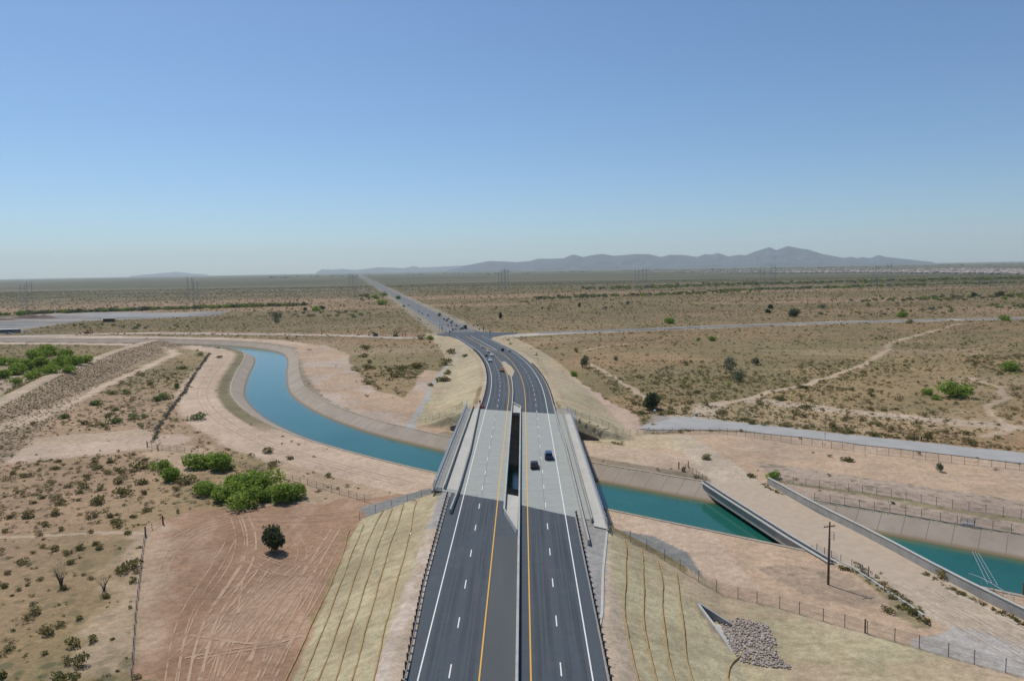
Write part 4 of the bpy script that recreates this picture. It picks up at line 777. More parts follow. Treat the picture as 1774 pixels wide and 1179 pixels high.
# tumbleweeds caught along the fence, and shrub prototypes ---------------------------------
def leafy(n, rx, rz, sz, seed, dome=True, holes=.25, core=True):
    """leaf-clump triangles spread through an uneven crown; returns verts (n*3,3) and brightness"""
    g = np.random.default_rng(seed); k = g.integers(3, 6)
    lob = np.stack([g.uniform(-.45,.45,k)*rx, g.uniform(-.45,.45,k)*rx, g.uniform(.25,.8,k)*rz], -1); lr = g.uniform(.42,.68,k)
    pick = g.integers(0, k, n); d = g.normal(size=(n,3)); d /= np.linalg.norm(d, axis=1)[:,None]
    rad = g.uniform(.35,1,n)**.5
    p = lob[pick]+d*(rad*lr[pick])[:,None]*np.array([rx, rx, rz*.8])
    p[:,2] = np.abs(p[:,2]-.04)*.96
    a = g.normal(size=(n,3)); a /= np.linalg.norm(a, axis=1)[:,None]; b_ = np.cross(a, g.normal(size=(n,3))); b_ /= np.linalg.norm(b_, axis=1)[:,None]
    s = sz*g.uniform(.6,1.4,n)[:,None]
    v = np.stack([p-a*s, p+a*s*.8+b_*s*.5, p+b_*s*1.1], 1)
    br = .72+.45*g.random(n)*(.6+.4*np.repeat(1,n))
    return v.reshape(-1,3), np.repeat(br, 3)
def trimesh(name, v, col, matl):
    n = len(v)//3; me = bpy.data.meshes.new(name); me.vertices.add(n*3); me.vertices.foreach_set('co', v.reshape(-1).astype(np.float32))
    me.loops.add(n*3); me.loops.foreach_set('vertex_index', np.arange(n*3, dtype=np.int32)); me.polygons.add(n); me.polygons.foreach_set('loop_start', np.arange(0, n*3, 3, dtype=np.int32))
    me.update(calc_edges=True)
    a = me.attributes.new('Col', 'FLOAT_COLOR', 'POINT'); c4 = np.ones((n*3, 4)); c4[:,:3] = col; a.data.foreach_set('color', c4.reshape(-1).astype(np.float32))
    me.materials.append(matl); return me
M_['leaf'] = attrmat('foliage', .8, False)
N, Lk = nt(M_['leaf']); b = N['Principled BSDF']; tl = N.new('ShaderNodeBsdfTranslucent'); mxs = N.new('ShaderNodeMixShader'); mxs.inputs[0].default_value = .38
atl = [q for q in N if q.bl_idname == 'ShaderNodeAttribute'][0]; Lk.new(atl.outputs['Color'], tl.inputs['Color']); Lk.new(b.outputs[0], mxs.inputs[1]); Lk.new(tl.outputs[0], mxs.inputs[2]); Lk.new(mxs.outputs[0], N['Material Output'].inputs['Surface'])
PAL = {'O': (.19,.175,.065), 'S': (.25,.195,.095), 'M': (.24,.34,.06), 'K': (.075,.10,.05), 'G': (.15,.17,.11), 'T': (.16,.14,.125), 'N': (.15,.20,.065), 'Y': (.42,.30,.03)}
KIND = {'O': ('creosote_bush', 'desert shrub'), 'S': ('creosote_bush', 'desert shrub'), 'M': ('mesquite_tree', 'mesquite'), 'K': ('dark_tree', 'tree'), 'G': ('grey_green_tree', 'tree'), 'T': ('bare_tree', 'bare tree'), 'N': ('green_bush', 'bush'), 'Y': ('flowering_bush', 'bush')}
NL = {'O': 190, 'S': 130, 'M': 800, 'K': 1300, 'G': 520, 'T': 120, 'N': 320, 'Y': 300}
def twigs(m, H, r, n, seed, base=.0):
    g = random.Random(seed)
    for i in range(n):
        a = g.uniform(0, 6.28); l = g.uniform(.6, 1)*H; q = g.uniform(.35, .8)*r
        m.tube([(0,0,-.1), (math.cos(a)*q*.35, math.sin(a)*q*.35, l*.45), (math.cos(a+.3)*q, math.sin(a+.3)*q, l)], .03*H, 4, 0, .008*H)
PROTO = {}
for kk in PAL:
    for vi in range(4):
        v, br = leafy(NL[kk], .5, .5*2*.5 if kk in 'K' else .5, {'O': .085,'S': .08,'M': .055,'K': .05,'G': .05,'T': .02,'N': .07,'Y': .06}[kk], 100+vi*7+ord(kk))
        v[:,2] *= 1.0
        g = np.random.default_rng(vi+ord(kk)); n = len(v)//3
        col = np.array(PAL[kk])*br[:,None]*(1+.25*np.repeat(g.normal(size=n), 3)[:,None]*np.array([1,.7,.3]))
        if kk == 'Y': gm = np.repeat(g.random(n) < .45, 3); col[gm] = np.array((.10,.11,.035))*br[gm][:,None]
        if kk in 'G': v[:,2] = v[:,2]*.92+.08
        if kk == 'T': v[:,2] = v[:,2]*.7+.3
        cm = trimesh(KIND[kk][0]+'_crown', v, np.clip(col, .008, .6), M_['leaf'])
        t = MB(); twigs(t, .4 if kk != 'T' else .6, .5, {'O': 3,'S': 2,'M': 5,'K': 5,'G': 6,'T': 16,'N': 3,'Y': 3}[kk], vi*3+1)
        PROTO[kk, vi] = (cm, t.mesh(KIND[kk][0]+'_trunk', M_['bark'], True), v, col)
def plant(kk, x, y, w_, h_, label, group=None, z=None):
    vi = random.randrange(4); cm, tm = PROTO[kk, vi][:2]; z = hz(x, y) if z is None else z
    root = empty(KIND[kk][0], (x, y, z), random.uniform(0, 6.28)); root.scale = (w_*1.08, w_*1.08, max(h_, .5*w_)*1.3 if kk in 'OSN' else max(h_, .6*w_)*1.55)
    tag(root, label, KIND[kk][1], group)
    link('crown', cm, root); link('trunk', tm, root); return root
# traced plants
special = {(472,957): 0}
cnt = {}
for kk, x, y, w_, h_ in D['plants']:
    L = float(LY(x, y)); dist = math.hypot(x, y)
    if kk == 'K' and dist < 160: lb, gr = 'round dark green tree standing alone on the graded dirt', None
    elif kk == 'K' and dist < 330: lb, gr = 'rounded dark tree beside the head of the grey service road', None
    elif kk == 'K': lb, gr = 'dark tree on the far plain beyond the cross road', 'dark trees scattered on the far plain'
    elif kk == 'M' and x < -190: lb, gr = 'bright green mesquite in the thicket behind the brush covered dike', 'mesquite thicket behind the dike'
    elif kk == 'M' and y < 260 and x < 0: lb, gr = 'bright green mesquite in the clump by the left fence', 'mesquite clump by the left fence'
    elif kk == 'M' and y < 420: lb, gr = 'bright green bush standing out in the scrub on the right', 'bright green bushes right of the highway'
    elif kk == 'M': lb, gr = 'bright green bush on the plain by the far roads', 'bright green bushes on the far plain'
    elif kk == 'N': lb, gr = 'mid green bush on the dirt flat around the weedy fence', 'green bushes around the weedy fence'
    elif kk == 'G' and 380 < y: lb, gr = 'grey green tree on the plain beyond the roads', 'grey green trees on the far plain'
    elif kk == 'G': lb, gr = 'grey green desert tree on the tan flat right of the bend', 'grey green trees right of the highway'
    elif kk == 'T': lb, gr = ('bare grey tree with spreading twigs at lower left' if x < -77 else 'low grey twiggy tree with green at its foot'), None
    elif kk == 'Y': lb, gr = 'yellow flowering bush against the pale canal wall', None
    elif x > 0 and y < 200: lb, gr = 'olive bush on the disturbed ground beside the crossing road', 'bushes beside the canal crossing'
    elif x > 0: lb, gr = 'olive bush on the tan desert near the service road', 'bushes right of the highway'
    elif y < 165: lb, gr = 'olive creosote bush on the bare soil at lower left', 'creosote bushes at lower left'
    elif y < 260: lb, gr = 'dark olive shrub around the mesquite clump by the left fence', 'shrubs around the mesquite clump'
    else: lb, gr = 'brownish green shrub on the pink ground inside the canal bend', 'shrubs inside the canal bend'
    if kk == 'M': w_, h_ = w_*(1.25 if x < -190 else 1.5 if y < 260 and x < 0 else 1.1 if y < 420 else .9), h_*(1.1 if y < 420 else .85)
    if y > 900 and kk in 'MGK': w_, h_ = w_*.55, h_*.6
    plant(kk, x, y, w_, h_, lb, gr)
# scattered scrub: the largest ones one by one, the rest as one mass
def scatter(n, y0, y1, seed):
    g = np.random.default_rng(seed); y = np.sqrt(g.random(n)*(y1**2-y0**2)+y0**2); x = (g.random(n)*2-1)*y*.80; return x, y, g
cand = []
for n, a, b_, sd in ((44000, 80, 420, 1), (52000, 420, 950, 2), (115000, 950, 2900, 3)):
    x, y, g = scatter(n, a, b_, sd); _, _, dn = zones(x, y)
    keep = g.random(n) < dn*.78; x = x[keep]; y = y[keep]; dn = dn[keep]
    dd, ds, dst = pdist(x, y, DIKE); dk = (dd < 26)&(ds < 0)
    w_ = np.clip(g.lognormal(-.28, .55, len(x))*1.3, .35, 4.0); w_ = np.where(dk, .9, w_)*np.where(y > 950, 1.5, 1)
    ty = g.random(len(x)); cand.append((x, y, w_, ty, a, dk))
x, y, w_, ty, _, dk = cand[0]
g = np.random.default_rng(77); kx = g.uniform(0, 1, 5200); Q = np.array(offs(DIKE, 0, 0))[:,:2]; cu = np.concatenate([[0], np.cumsum(np.hypot(*np.diff(Q, axis=0).T))]); tt = kx*cu[-1]; o1 = g.uniform(4, 22, 5200)
ex = np.interp(tt, cu, Q[:,0])+o1*.955; ey = np.interp(tt, cu, Q[:,1])+o1*.3
x = np.concatenate([x, ex]); y = np.concatenate([y, ey]); w_ = np.concatenate([w_, g.uniform(.5, 1.0, 5200)]); ty = np.concatenate([ty, g.random(5200)*.9]); dk = np.concatenate([dk, np.ones(5200, bool)])
size = np.where(dk, 0, w_/np.maximum(y, 60)); order = np.argsort(-size)[:170]
GL = {'ll': ('low olive desert bush scattered over the tan soil at left', 'scattered desert bushes at left'), 'rr': ('low olive desert bush scattered over the tan flat at right', 'scattered desert bushes at right'), 'ib': ('low brown bush scattered inside the canal bend', 'scattered bushes inside the bend')}
hh = height(x, y)
for i in order:
    key = 'rr' if x[i] > 0 else ('ib' if float(pdist(np.array(x[i]), np.array(y[i]), CANAL)[1]) < 0 else 'll')
    plant('O' if ty[i] < .6 else 'S', float(x[i]), float(y[i]), float(w_[i]), float(w_[i])*.6, *GL[key], z=float(hh[i]))
rest = np.ones(len(x), bool); rest[order] = False
vs, cs_ = [], []
def mass(x, y, w_, ty, ntri, szk):
    z = height(x, y); g = np.random.default_rng(len(x))
    nb = len(x); vi = g.integers(0, 4, nb)
    out = []; oc = []
    for v4 in range(4):
        for kk, lo, hi in (('O', -1, .52), ('S', .52, .93), ('G', .93, .975), ('M', .975, 2)):
            s = (vi == v4)&(ty > lo)&(ty <= hi); k = int(s.sum())
            if not k: continue
            pv = PROTO[kk, v4][2].reshape(-1, 3, 3)[:ntri]; pc = PROTO[kk, v4][3].reshape(-1, 3, 3)[:ntri]
            cen = pv.mean(1, keepdims=True); pv = cen+(pv-cen)*szk
            an = g.random(k)*6.28; ca, sa = np.cos(an), np.sin(an); q = pv.reshape(-1, 3)
            X_ = (q[None,:,0]*ca[:,None]-q[None,:,1]*sa[:,None])*w_[s][:,None]*1.08+x[s][:,None]
            Y_ = (q[None,:,0]*sa[:,None]+q[None,:,1]*ca[:,None])*w_[s][:,None]*1.08+y[s][:,None]
            Z_ = q[None,:,2]*w_[s][:,None]*.8+z[s][:,None]-.03
            out.append(np.stack([X_, Y_, Z_], -1).reshape(-1, 3))
            tint = (1+.22*g.normal(size=(k,1,1)))*np.array([1,1,1])+g.normal(size=(k,1,1))*.12*np.array([1,0,-.3])
            oc.append((pc.reshape(-1,3)[None]*np.clip(tint, .5, 1.6)).reshape(-1, 3))
    return np.concatenate(out), np.concatenate(oc)
for a in (mass(x[rest], y[rest], w_[rest], ty[rest], 46, 1.5), mass(cand[1][0], cand[1][1], cand[1][2], cand[1][3], 14, 2.6), mass(cand[2][0], cand[2][1], cand[2][2]*1.1, cand[2][3], 6, 4.2)):
    vs.append(a[0]); cs_.append(a[1])
so_ = link('desert_scrub', trimesh('desert_scrub', np.concatenate(vs), np.clip(np.concatenate(cs_), .01, .4), M_['leaf']))
tag(so_, 'countless small olive and brown shrubs thinning over the desert plain', 'desert scrub', kind='stuff')
# green washes and tree lines far out, read as one mass
g = np.random.default_rng(5); px_, py_, pw_ = [], [], []
def band(P, wd, n, w0, w1):
    P = np.array(P, float); L_ = np.hypot(*np.diff(P, axis=0).T); t = g.random(n)*L_.sum(); cu = np.concatenate([[0], np.cumsum(L_)])
    xx = np.interp(t, cu, P[:,0])+g.normal(size=n)*wd*.5; yy = np.interp(t, cu, P[:,1])+g.normal(size=n)*wd*.5
    px_.append(xx); py_.append(yy); pw_.append(g.uniform(w0, w1, n))
band([(-900,1010),(-640,1130),(-520,1180),(-420,1220),(-350,1230)], 22, 420, 7, 15)
band([(-1000,900),(-860,960),(-760,1010)], 26, 150, 8, 14)
band([(-180,1180),(-170,1250),(-240,1400),(-330,1700)], 50, 110, 6, 12)
band([(60,1330),(160,1400),(300,1420),(520,1600),(900,1750),(1400,1800)], 45, 520, 6, 13)
band([(250,1900),(700,2100),(1300,2200),(2000,2300)], 120, 500, 8, 16)
band([(330,760),(420,800),(560,860),(700,900)], 60, 60, 4, 8)
band([(500,1050),(620,1080),(760,1100),(900,1130)], 60, 120, 5, 11)
band([(-330,1010),(-300,960),(-180,900),(-100,960)], 60, 30, 5, 9)
band([(-500,800),(-420,780),(-330,745)], 30, 25, 3, 6)
xx, yy, ww = map(np.concatenate, (px_, py_, pw_)); ok = np.abs(LY(xx, yy)+3) > 60; xx, yy, ww = xx[ok], yy[ok], ww[ok]
va, ca_ = mass(xx, yy, ww, .95+.05*g.random(len(xx)), 90, 2.2)
o = link('tree_belt', trimesh('tree_belt', va, np.clip(ca_*.8, .01, .3), M_['leaf'])); tag(o, 'belts of green mesquite along distant desert washes', 'trees', kind='stuff')
# tumbleweeds on the fence
n = 300; P = drape(D['f_weeds'], .5); idx = g.integers(0, len(P), n); wx = np.array([P[i].x for i in idx])+g.normal(size=n)*.35; wy = np.array([P[i].y for i in idx])+g.normal(size=n)*.5
va, ca_ = mass(wx, wy, g.uniform(1.0, 2.0, n), np.full(n, .7), 70, 1.5)
o = link('tumbleweeds', trimesh('tumbleweeds', va, np.clip(ca_*.0+np.array((.17,.155,.13))*(.7+.6*g.random((len(va)//3,1)).repeat(3, 0)), .02, .4), M_['leaf'])); tag(o, 'dark dry tumbleweeds piled along the long left fence', 'weeds', kind='stuff')
# low weeds along the canal wall, banks and bridge verge
P = drape(D['wall2'][0:6], .6); n = 260; idx = g.integers(0, len(P), n); wx = np.array([P[i].x for i in idx])-1.3+g.normal(size=n)*.35; wy = np.array([P[i].y for i in idx])-.3+g.normal(size=n)*.5
wx = np.concatenate([wx, 61.4+g.normal(size=110)*.8]); wy = np.concatenate([wy, 105+g.random(110)*24])
wx = np.concatenate([wx, 45+g.random(420)*100]); wy = np.concatenate([wy, np.interp(wx[-420:], [p[0] for p in D['pathA']], [p[1] for p in D['pathA']])+3.2+g.random(420)**2*7])
va, ca_ = mass(wx, wy, g.uniform(.5, 1.4, len(wx)), g.random(len(wx)), 40, 1.8)
o = link('verge_weeds', trimesh('verge_weeds', va, np.clip(ca_, .01, .4), M_['leaf'])); tag(o, 'low weeds along the foot of the canal wall and road verges', 'weeds', kind='stuff')
# tyre tracks pressed into the graded dirt
m = MB(); m2 = MB()
def track(mb, P, wd, dz=.06):
    Q = drape(chaikin(P, 2), .5, dz); rows = []
    for i, p in enumerate(Q):
        d = Q[min(i+1, len(Q)-1)]-Q[max(i-1, 0)]; d.z = 0; d.normalize(); nn = Vector((-d.y, d.x, 0)); k = wd*(.7+.5*float(vnoise(np.array(p.x), np.array(p.y), 3.))); rows.append([p-nn*k/2, p+nn*k/2])
    mb.strip(rows)
for t in D['tracks']:
    ww_ = random.uniform(.16, .42)
    for o_ in (0, 1.9): track(m, [(a+o_, b_-o_*.2) for a, b_ in t], ww_)
for k in range(9):
    a = random.uniform(-56,-38); b0 = random.uniform(84, 130); l = random.uniform(14, 40); dx = random.uniform(-.25,.25)*l
    track(m, [(a, b0), (a+dx*.4, b0+l*.5), (a+dx, b0+l)], .26)
for k in range(10):
    t = random.random(); a = Vector(D['b2roadL'][1]).lerp(Vector(D['b2roadR'][1]), .15+.7*t); b_ = Vector(D['b2roadL'][4]).lerp(Vector(D['b2roadR'][4]), .15+.7*t); c_ = Vector(D['b2roadL'][-2]).lerp(Vector(D['b2roadR'][-2]), .15+.7*t)
    track(m2, [tuple(b_-(b_-a)*.12), tuple((b_+c_)/2+Vector((random.uniform(-1.2,1.2), 0))), tuple(c_+Vector((random.uniform(-2,2), 0)))], random.uniform(.18,.5))
for k in range(6): # canal roads
    Q = offs([p for p in CF if p[1] > 205 and p[1] < 560], 27+k*1.9 if k < 3 else -(25+(k-3)*1.9), 0); track(m2 if k % 2 else m, [(p[0], p[1]) for p in Q[::3]], .3)
lt = mat('loose_dirt', (.47,.33,.23), (.39,.26,.175), .95, 1.2); pd = mat('packed_dirt', (.45,.36,.28), (.52,.42,.33), .95, 1.2)
for lt_ in (lt, pd):
  N, Lk = nt(lt_); b = N['Principled BSDF']; trp = N.new('ShaderNodeBsdfTransparent'); ms_ = N.new('ShaderNodeMixShader'); tc = N.new('ShaderNodeTexCoord'); no = N.new('ShaderNodeTexNoise'); no.inputs['Scale'].default_value = .35; no.inputs['Detail'].default_value = 8
  Lk.new(tc.outputs['Object'], no.inputs['Vector']); r = N.new('ShaderNodeMapRange'); r.inputs[1].default_value = .30; r.inputs[2].default_value = .52; r.inputs[4].default_value = .9; Lk.new(no.outputs[0], r.inputs[0]); Lk.new(r.outputs[0], ms_.inputs[0]); Lk.new(trp.outputs[0], ms_.inputs[1]); Lk.new(b.outputs[0], ms_.inputs[2]); Lk.new(ms_.outputs[0], N['Material Output'].inputs['Surface'])
tr_ = m.obj('tyre_tracks', lt, fix=False); tr_['kind'] = 'structure'
o = m2.obj('wheel_ruts', pd, fix=False); o['kind'] = 'structure'
# ---------- second bridge: dirt road over the canal ----------
F2 = [Vector((x, y, -7.2)) for x, y in D['b2face']]; W2 = D['wall2']
root = empty('canal_crossing', (58, 155, -7.2)); tag(root, 'low concrete road bridge carrying the dirt road across the canal', 'bridge'); o0 = root.location
def rel(mb, nm, mt, par=root, fix=True, base=None):
    me = mb.mesh(nm, mt, fix); me.transform(Matrix.Translation(-(base if base is not None else o0))); return link(nm, me, par)
m = MB(); rings = []
Fs = [F2[0]+(F2[-1]-F2[0])*t for t in np.linspace(0, 1, 7)]; Fs = [Vector((47.6,180.5,0)), Vector((49.6,169,0)), Vector((51.6,158.5,0)), Vector((54.6,142.3,0)), Vector((57.6,129.0,0))]
We = [Vector((62.8,178.5,0)), Vector((64.3,168,0)), Vector((66.2,156,0)), Vector((71.2,137,0)), Vector((75.5,115.5,0))]
for a, b_ in zip(Fs, We): rings.append([(a.x, a.y, -7.6), (b_.x, b_.y, -7.6), (b_.x, b_.y, -7.28), (a.x, a.y, -7.28)])
for e_, k_ in ((0, -1), (-1, 1)):
    r_ = [tuple(Vector(p)+Vector((k_*.7, -k_*3.4, -.3))) for p in rings[e_]]; rings = [r_]+rings if e_ == 0 else rings+[r_]
m.sweep(rings); rel(m, 'deck', M_['dirtpale'])
m = MB(); rings = [[(a.x-.5, a.y, -9.35), (a.x, a.y, -9.35), (a.x, a.y, -7.1), (a.x-.5, a.y, -7.1)] for a in Fs]; m.sweep(rings); gd = rel(m, 'edge_girder', M_['barrier'])
m = MB(); rings = [[(a.x-1.0, a.y, -7.2), (a.x-.52, a.y, -7.2), (a.x-.52, a.y, -7.05), (a.x-1.0, a.y, -7.05)] for a in Fs]; m.sweep(rings); rel(m, 'ledge', M_['concrete'])
m = MB(); m.tube([(a.x-.15, a.y, -6.85) for a in Fs], .16, 8); rel(m, 'pipe', M_['darksteel'])
m = MB(); m.tube([(a.x+.45, a.y, -6.98) for a in Fs], .14, 8); rel(m, 'pipe', M_['steel'])
for t in (.33, .66):
    a = Fs[0].lerp(Fs[-1], t); b_ = We[0].lerp(We[-1], t); m = MB(); d = (b_-a)
    m.sweep([[(p.x-.5, p.y-.4, -13), (p.x+.3, p.y+.4, -13), (p.x+.3, p.y+.4, -7.6), (p.x-.5, p.y-.4, -7.6)] for p in (a+d*.06, a+d*.94)]); rel(m, 'pier', M_['barrier'])
fence('chain_link_fence', 'fence with close posts along the near edge of the dirt road crossing', [(46.0,193),(47.3,187),(48.6,180.5),(50.6,169),(52.6,158.5),(55.6,142.3),(57.5,133.6),(59,130)], 1.5, 1.9, pr=.06)
def wline(P, wd, h0, h1, name, label, cat, mt, zb=None):
    m = MB(); rings = []
    for i, p in enumerate(P):
        a = Vector(P[max(i-1,0)][:2]); b_ = Vector(P[min(i+1,len(P)-1)][:2]); d = (b_-a).normalized(); nn = Vector((-d.y, d.x))*wd/2; z = -7.4 if zb is None else zb
        rings.append([(p[0]+nn.x, p[1]+nn.y, z-h0), (p[0]-nn.x, p[1]-nn.y, z-h0), (p[0]-nn.x, p[1]-nn.y, z+h1), (p[0]+nn.x, p[1]+nn.y, z+h1)])
    m.sweep(rings); o = m.obj(name, mt); tag(o, label, cat); return o
WP = chaikin([(62.9,178.4),(66.4,157),(70.5,139),(73.6,120.6),(76.9,106.7),(79.6,96.5),(83,82)], 1)
wo = wline(WP, .35, 2.4, 1.75, 'canal_wall', 'long pale concrete wall between the dirt road and the right canal reach', 'wall', M_['barrier'])
m = MB(); rings = []
for i, p in enumerate(WP):
    rings.append([(p[0]-.26, p[1]-.03, -5.64), (p[0]+.26, p[1]+.03, -5.64), (p[0]+.26, p[1]+.03, -5.52), (p[0]-.26, p[1]-.03, -5.52)])
m.sweep(rings); m.obj('coping', M_['walk'], wo)
m = MB(); P = [(58.6,131.5),(60.3,126.5),(60.9,121),(61.4,114.5),(62.0,107.6)]; ribbon_box(m, P, .4, .35); o = m.obj('concrete_kerb', M_['concrete']); tag(o, 'broken concrete kerb edging the dirt road behind the utility pole', 'kerb')
fence('wire_fence', 'short post and wire fence behind the utility pole', [(58.2,132.6),(60.2,127.4),(60.9,121.5)], 1.4, 2.6, fab=None)
# floating boom and its landing
root = empty('float_boom', (92.3,144.5,-10.4)); tag(root, 'pale grey floats strung in rows across the right canal reach', 'float line'); o0b = Vector(root.location)
for k in range(3):
    a = Vector((90.6+k*.4, 141.2-k*.3, -10.42)); b_ = Vector((84.0+k*.7, 126.2-k*.3, -10.42)); m = MB(); m.tube([a-o0b, b_-o0b], .03, 4); ln = m.obj('cable', M_['steel'], root)
    fm = MB(); fm.tube([(0,-.12,0),(0,.12,0)], .075, 6); fme = fm.mesh('float', mat('float_grey', (.45,.50,.52), (.35,.40,.42), .6), True)
    for i in range(20):
        p = a.lerp(b_, (i+.5)/20); q = link('float', fme, root, p-o0b)
root = empty('landing', (93.9,148.2,-7.35)); tag(root, 'grey railed landing at the top of the canal lining above the float line', 'landing')
m = MB(); m.box((0,0,.1), (1.8,1.2,.1), -.65); m.obj('platform', M_['steel'], root)
for a, b_ in ((-1.2,-.9),(1.2,-.9),(-1.2,.9),(1.2,.9),(0,-.9)):
    m = MB(); m.tube([(0,0,0),(0,0,1.3)], .05, 5); m.obj('post', M_['steel'], root, (a*.8-b_*-.6, a*-.6+b_*.8, .1))
m = MB(); m.tube([(-1.5,0,1.35),(0,-1.5,1.35),(1.5,-1,1.35)], .04, 5); m.tube([(-1.5,0,.8),(0,-1.5,.8),(1.5,-1,.8)], .03, 5); m.obj('handrail', M_['steel'], root)
P = [(83.8+.604*d+.796*s*1.15, 134.7+.797*d-.606*s*1.15, z_) for d, z_, s in ((16,-7.44,-1),(16,-7.44,1),(9.4,-10.73,1),(9.4,-10.73,-1))]
m = MB(); m.add(P+[(a, b_, c_-.2) for a, b_, c_ in P], [(0,1,2,3),(7,6,5,4),(0,4,5,1),(1,5,6,2),(2,6,7,3),(3,7,4,0)])
o = m.obj('concrete_ramp', mat('tan_concrete', (.45,.37,.27), (.38,.31,.23), .9, 1)); tag(o, 'tan concrete strip running down the canal lining below the landing', 'ramp')
# walkway rail behind the wall
root = empty('railing', (79,118,-7)); tag(root, 'thin grey handrail just behind the canal wall by the float line', 'railing')
m = MB(); Q = [(77.3, 121.1), (78.2, 119.2), (78.5, 116.5), (78.6, 114.3), (78.6, 111.7)]; m.tube([(a-79, b_-118, .9) for a, b_ in Q], .07, 6); m.obj('handrail', M_['steel'], root)
for a, b_ in Q:
    m = MB(); m.tube([(0,0,-.8),(0,0,.9)], .05, 5); m.obj('post', M_['steel'], root, (a-79, b_-118, 0))
for k, (x_, y_) in enumerate(D['posts_r']):
    m = MB(); m.tube([(0,0,-.4),(0,0,1.9)], .3, 10); o = m.obj('bollard', M_['pole'], None, (x_+3.2, y_-.2, -7.2)); tag(o, ['stout brown post beyond the canal wall, leftmost of three', 'stout brown post beyond the canal wall, middle of three', 'stout brown post beyond the canal wall, rightmost of three'][k], 'post', 'brown posts behind the canal wall')
# ---------- culvert and riprap ----------
def gz(x_, y_): return hz(x_, y_)
root = empty('culvert', (29.2,105.5,gz(29.2,105.5))); tag(root, 'concrete culvert outlet with dark opening in the right straw slope', 'culvert'); z = gz(29.2,105.5)
o0c = Vector(root.location)
def quadwall(P, wd, zb, z0, z1, nm, mt):
    m = MB(); (a, b_) = P; d = (Vector(b_)-Vector(a)).normalized(); nn = Vector((-d.y, d.x))*wd/2
    r = [[(p[0]+nn.x, p[1]+nn.y, zb), (p[0]-nn.x, p[1]-nn.y, zb), (p[0]-nn.x, p[1]-nn.y, zz), (p[0]+nn.x, p[1]+nn.y, zz)] for p, zz in ((a, z0), (b_, z1))]
    m.sweep(r); me = m.mesh(nm, mt, True); me.transform(Matrix.Translation(-o0c)); return link(nm, me, root)
def gt(a, b_): return max(hz(a-1.2, b_), hz(a-1.2, b_-1))+.25
quadwall(((27.9,109.0),(28.9,103.0)), .35, -8, gt(27.9,109), gt(28.9,103), 'headwall', M_['walk'])
quadwall(((28.9,103.0),(30.0,98.0)), .3, -8, gt(28.9,103), -6.75, 'wing_wall', M_['walk'])
quadwall(((27.9,109.1),(31.9,105.5)), .35, -8, gt(27.9,109)+.1, -6.3, 'wing_wall', M_['barrier'])
m = MB(); P = [(28.1,108.8),(29.0,103),(30.1,98.5),(31.3,98.9),(31.9,105.4)]; n = 5; m.add([(a, b_, -6.9) for a, b_ in P]+[(a, b_, -7.5) for a, b_ in P], [tuple(range(n-1,-1,-1)),tuple(range(n,2*n))]+[(i,(i+1)%n,n+(i+1)%n,n+i) for i in range(n)]); me = m.mesh('apron', M_['walk'], True); me.transform(Matrix.Translation(-o0c)); link('apron', me, root)
m = MB(); m.box((28.75,105.9,-6.35), (.1,2.2,.95), .165); me = m.mesh('opening', mat('culvert_shade_black', (.02,.018,.016), (.03,.028,.025)), True); me.transform(Matrix.Translation(-o0c)); link('opening', me, root)  # near-black slab painting the shade inside the culvert mouth
RP = [(x_, y_) for x_, y_ in D['riprap']]; vs = []; fs_n = 0; m = MB(); cx0 = min(p[0] for p in RP); cx1 = max(p[0] for p in RP); cy0 = min(p[1] for p in RP); cy1 = max(p[1] for p in RP)
ico = bmesh.new(); bmesh.ops.create_icosphere(ico, subdivisions=1, radius=1); iv = np.array([v.co[:] for v in ico.verts]); ifc = [tuple(v.index for v in f.verts) for f in ico.faces]; ico.free()
rr = random.Random(4); placed = 0; pts = []
while placed < 1500:
    a, b_ = rr.uniform(cx0, cx1), rr.uniform(cy0, cy1)
    if not inpoly(np.array(a), np.array(b_), RP): continue
    pts.append((a, b_)); placed += 1
hzs = height(np.array([p[0] for p in pts]), np.array([p[1] for p in pts]))
for (a, b_), h0 in zip(pts, hzs):
    s = rr.uniform(.09, .24); d = rng.uniform(.65, 1.25, (12, 1)); q = iv*d*s*np.array([1, rr.uniform(.6,1.1), rr.uniform(.5,.9)]); t = rr.uniform(0, 6.28); c0, s0 = math.cos(t), math.sin(t)
    q = np.stack([q[:,0]*c0-q[:,1]*s0+a, q[:,0]*s0+q[:,1]*c0+b_, q[:,2]+h0+s*.35+rr.uniform(0,.08)], -1); m.add(q, ifc, rr.randrange(3))
o = m.obj('riprap', [mat('pale_stone', (.50,.435,.37), (.38,.325,.28), .9, 2), mat('grey_stone', (.40,.35,.305), (.29,.25,.225), .9, 2), mat('brown_stone', (.42,.33,.27), (.30,.23,.19), .9, 2)], fix=False); tag(o, 'fan of loose pale and grey riprap stones below the culvert', 'riprap', kind='stuff')
# ---------- utility pole ----------
px0, py0 = D['pole'][0]; root = empty('utility_pole', (px0, py0, gz(px0, py0))); tag(root, 'tall brown wooden utility pole with crossarm on the dirt mound at right', 'utility pole')
m = MB(); m.tube([(0,0,-.5),(0,0,5.5),(.05,0,10.9)], .19, 12, 0, .12); m.obj('shaft', M_['pole'], root)
m = MB(); m.box((0,0,10.1), (2.2,.12,.14), .25); m.obj('crossarm', M_['pole'], root)
for k in (-.95,-.45,.5,.95):
    m = MB(); m.tube([(0,0,0),(0,0,.22)], .05, 6); m.obj('insulator', M_['walk'], root, (k*math.cos(.25), k*math.sin(.25), 10.18))
for k in range(3):
    m = MB(); m.tube([(0,0,0),(.35,0,.25),(.7,0,.1)], .04, 5); m.tube([(.7,0,.1),(.7,0,-.3)], .07, 6); m.obj('cutout', M_['steel'], root, (.12,0,8.9-.5*k))
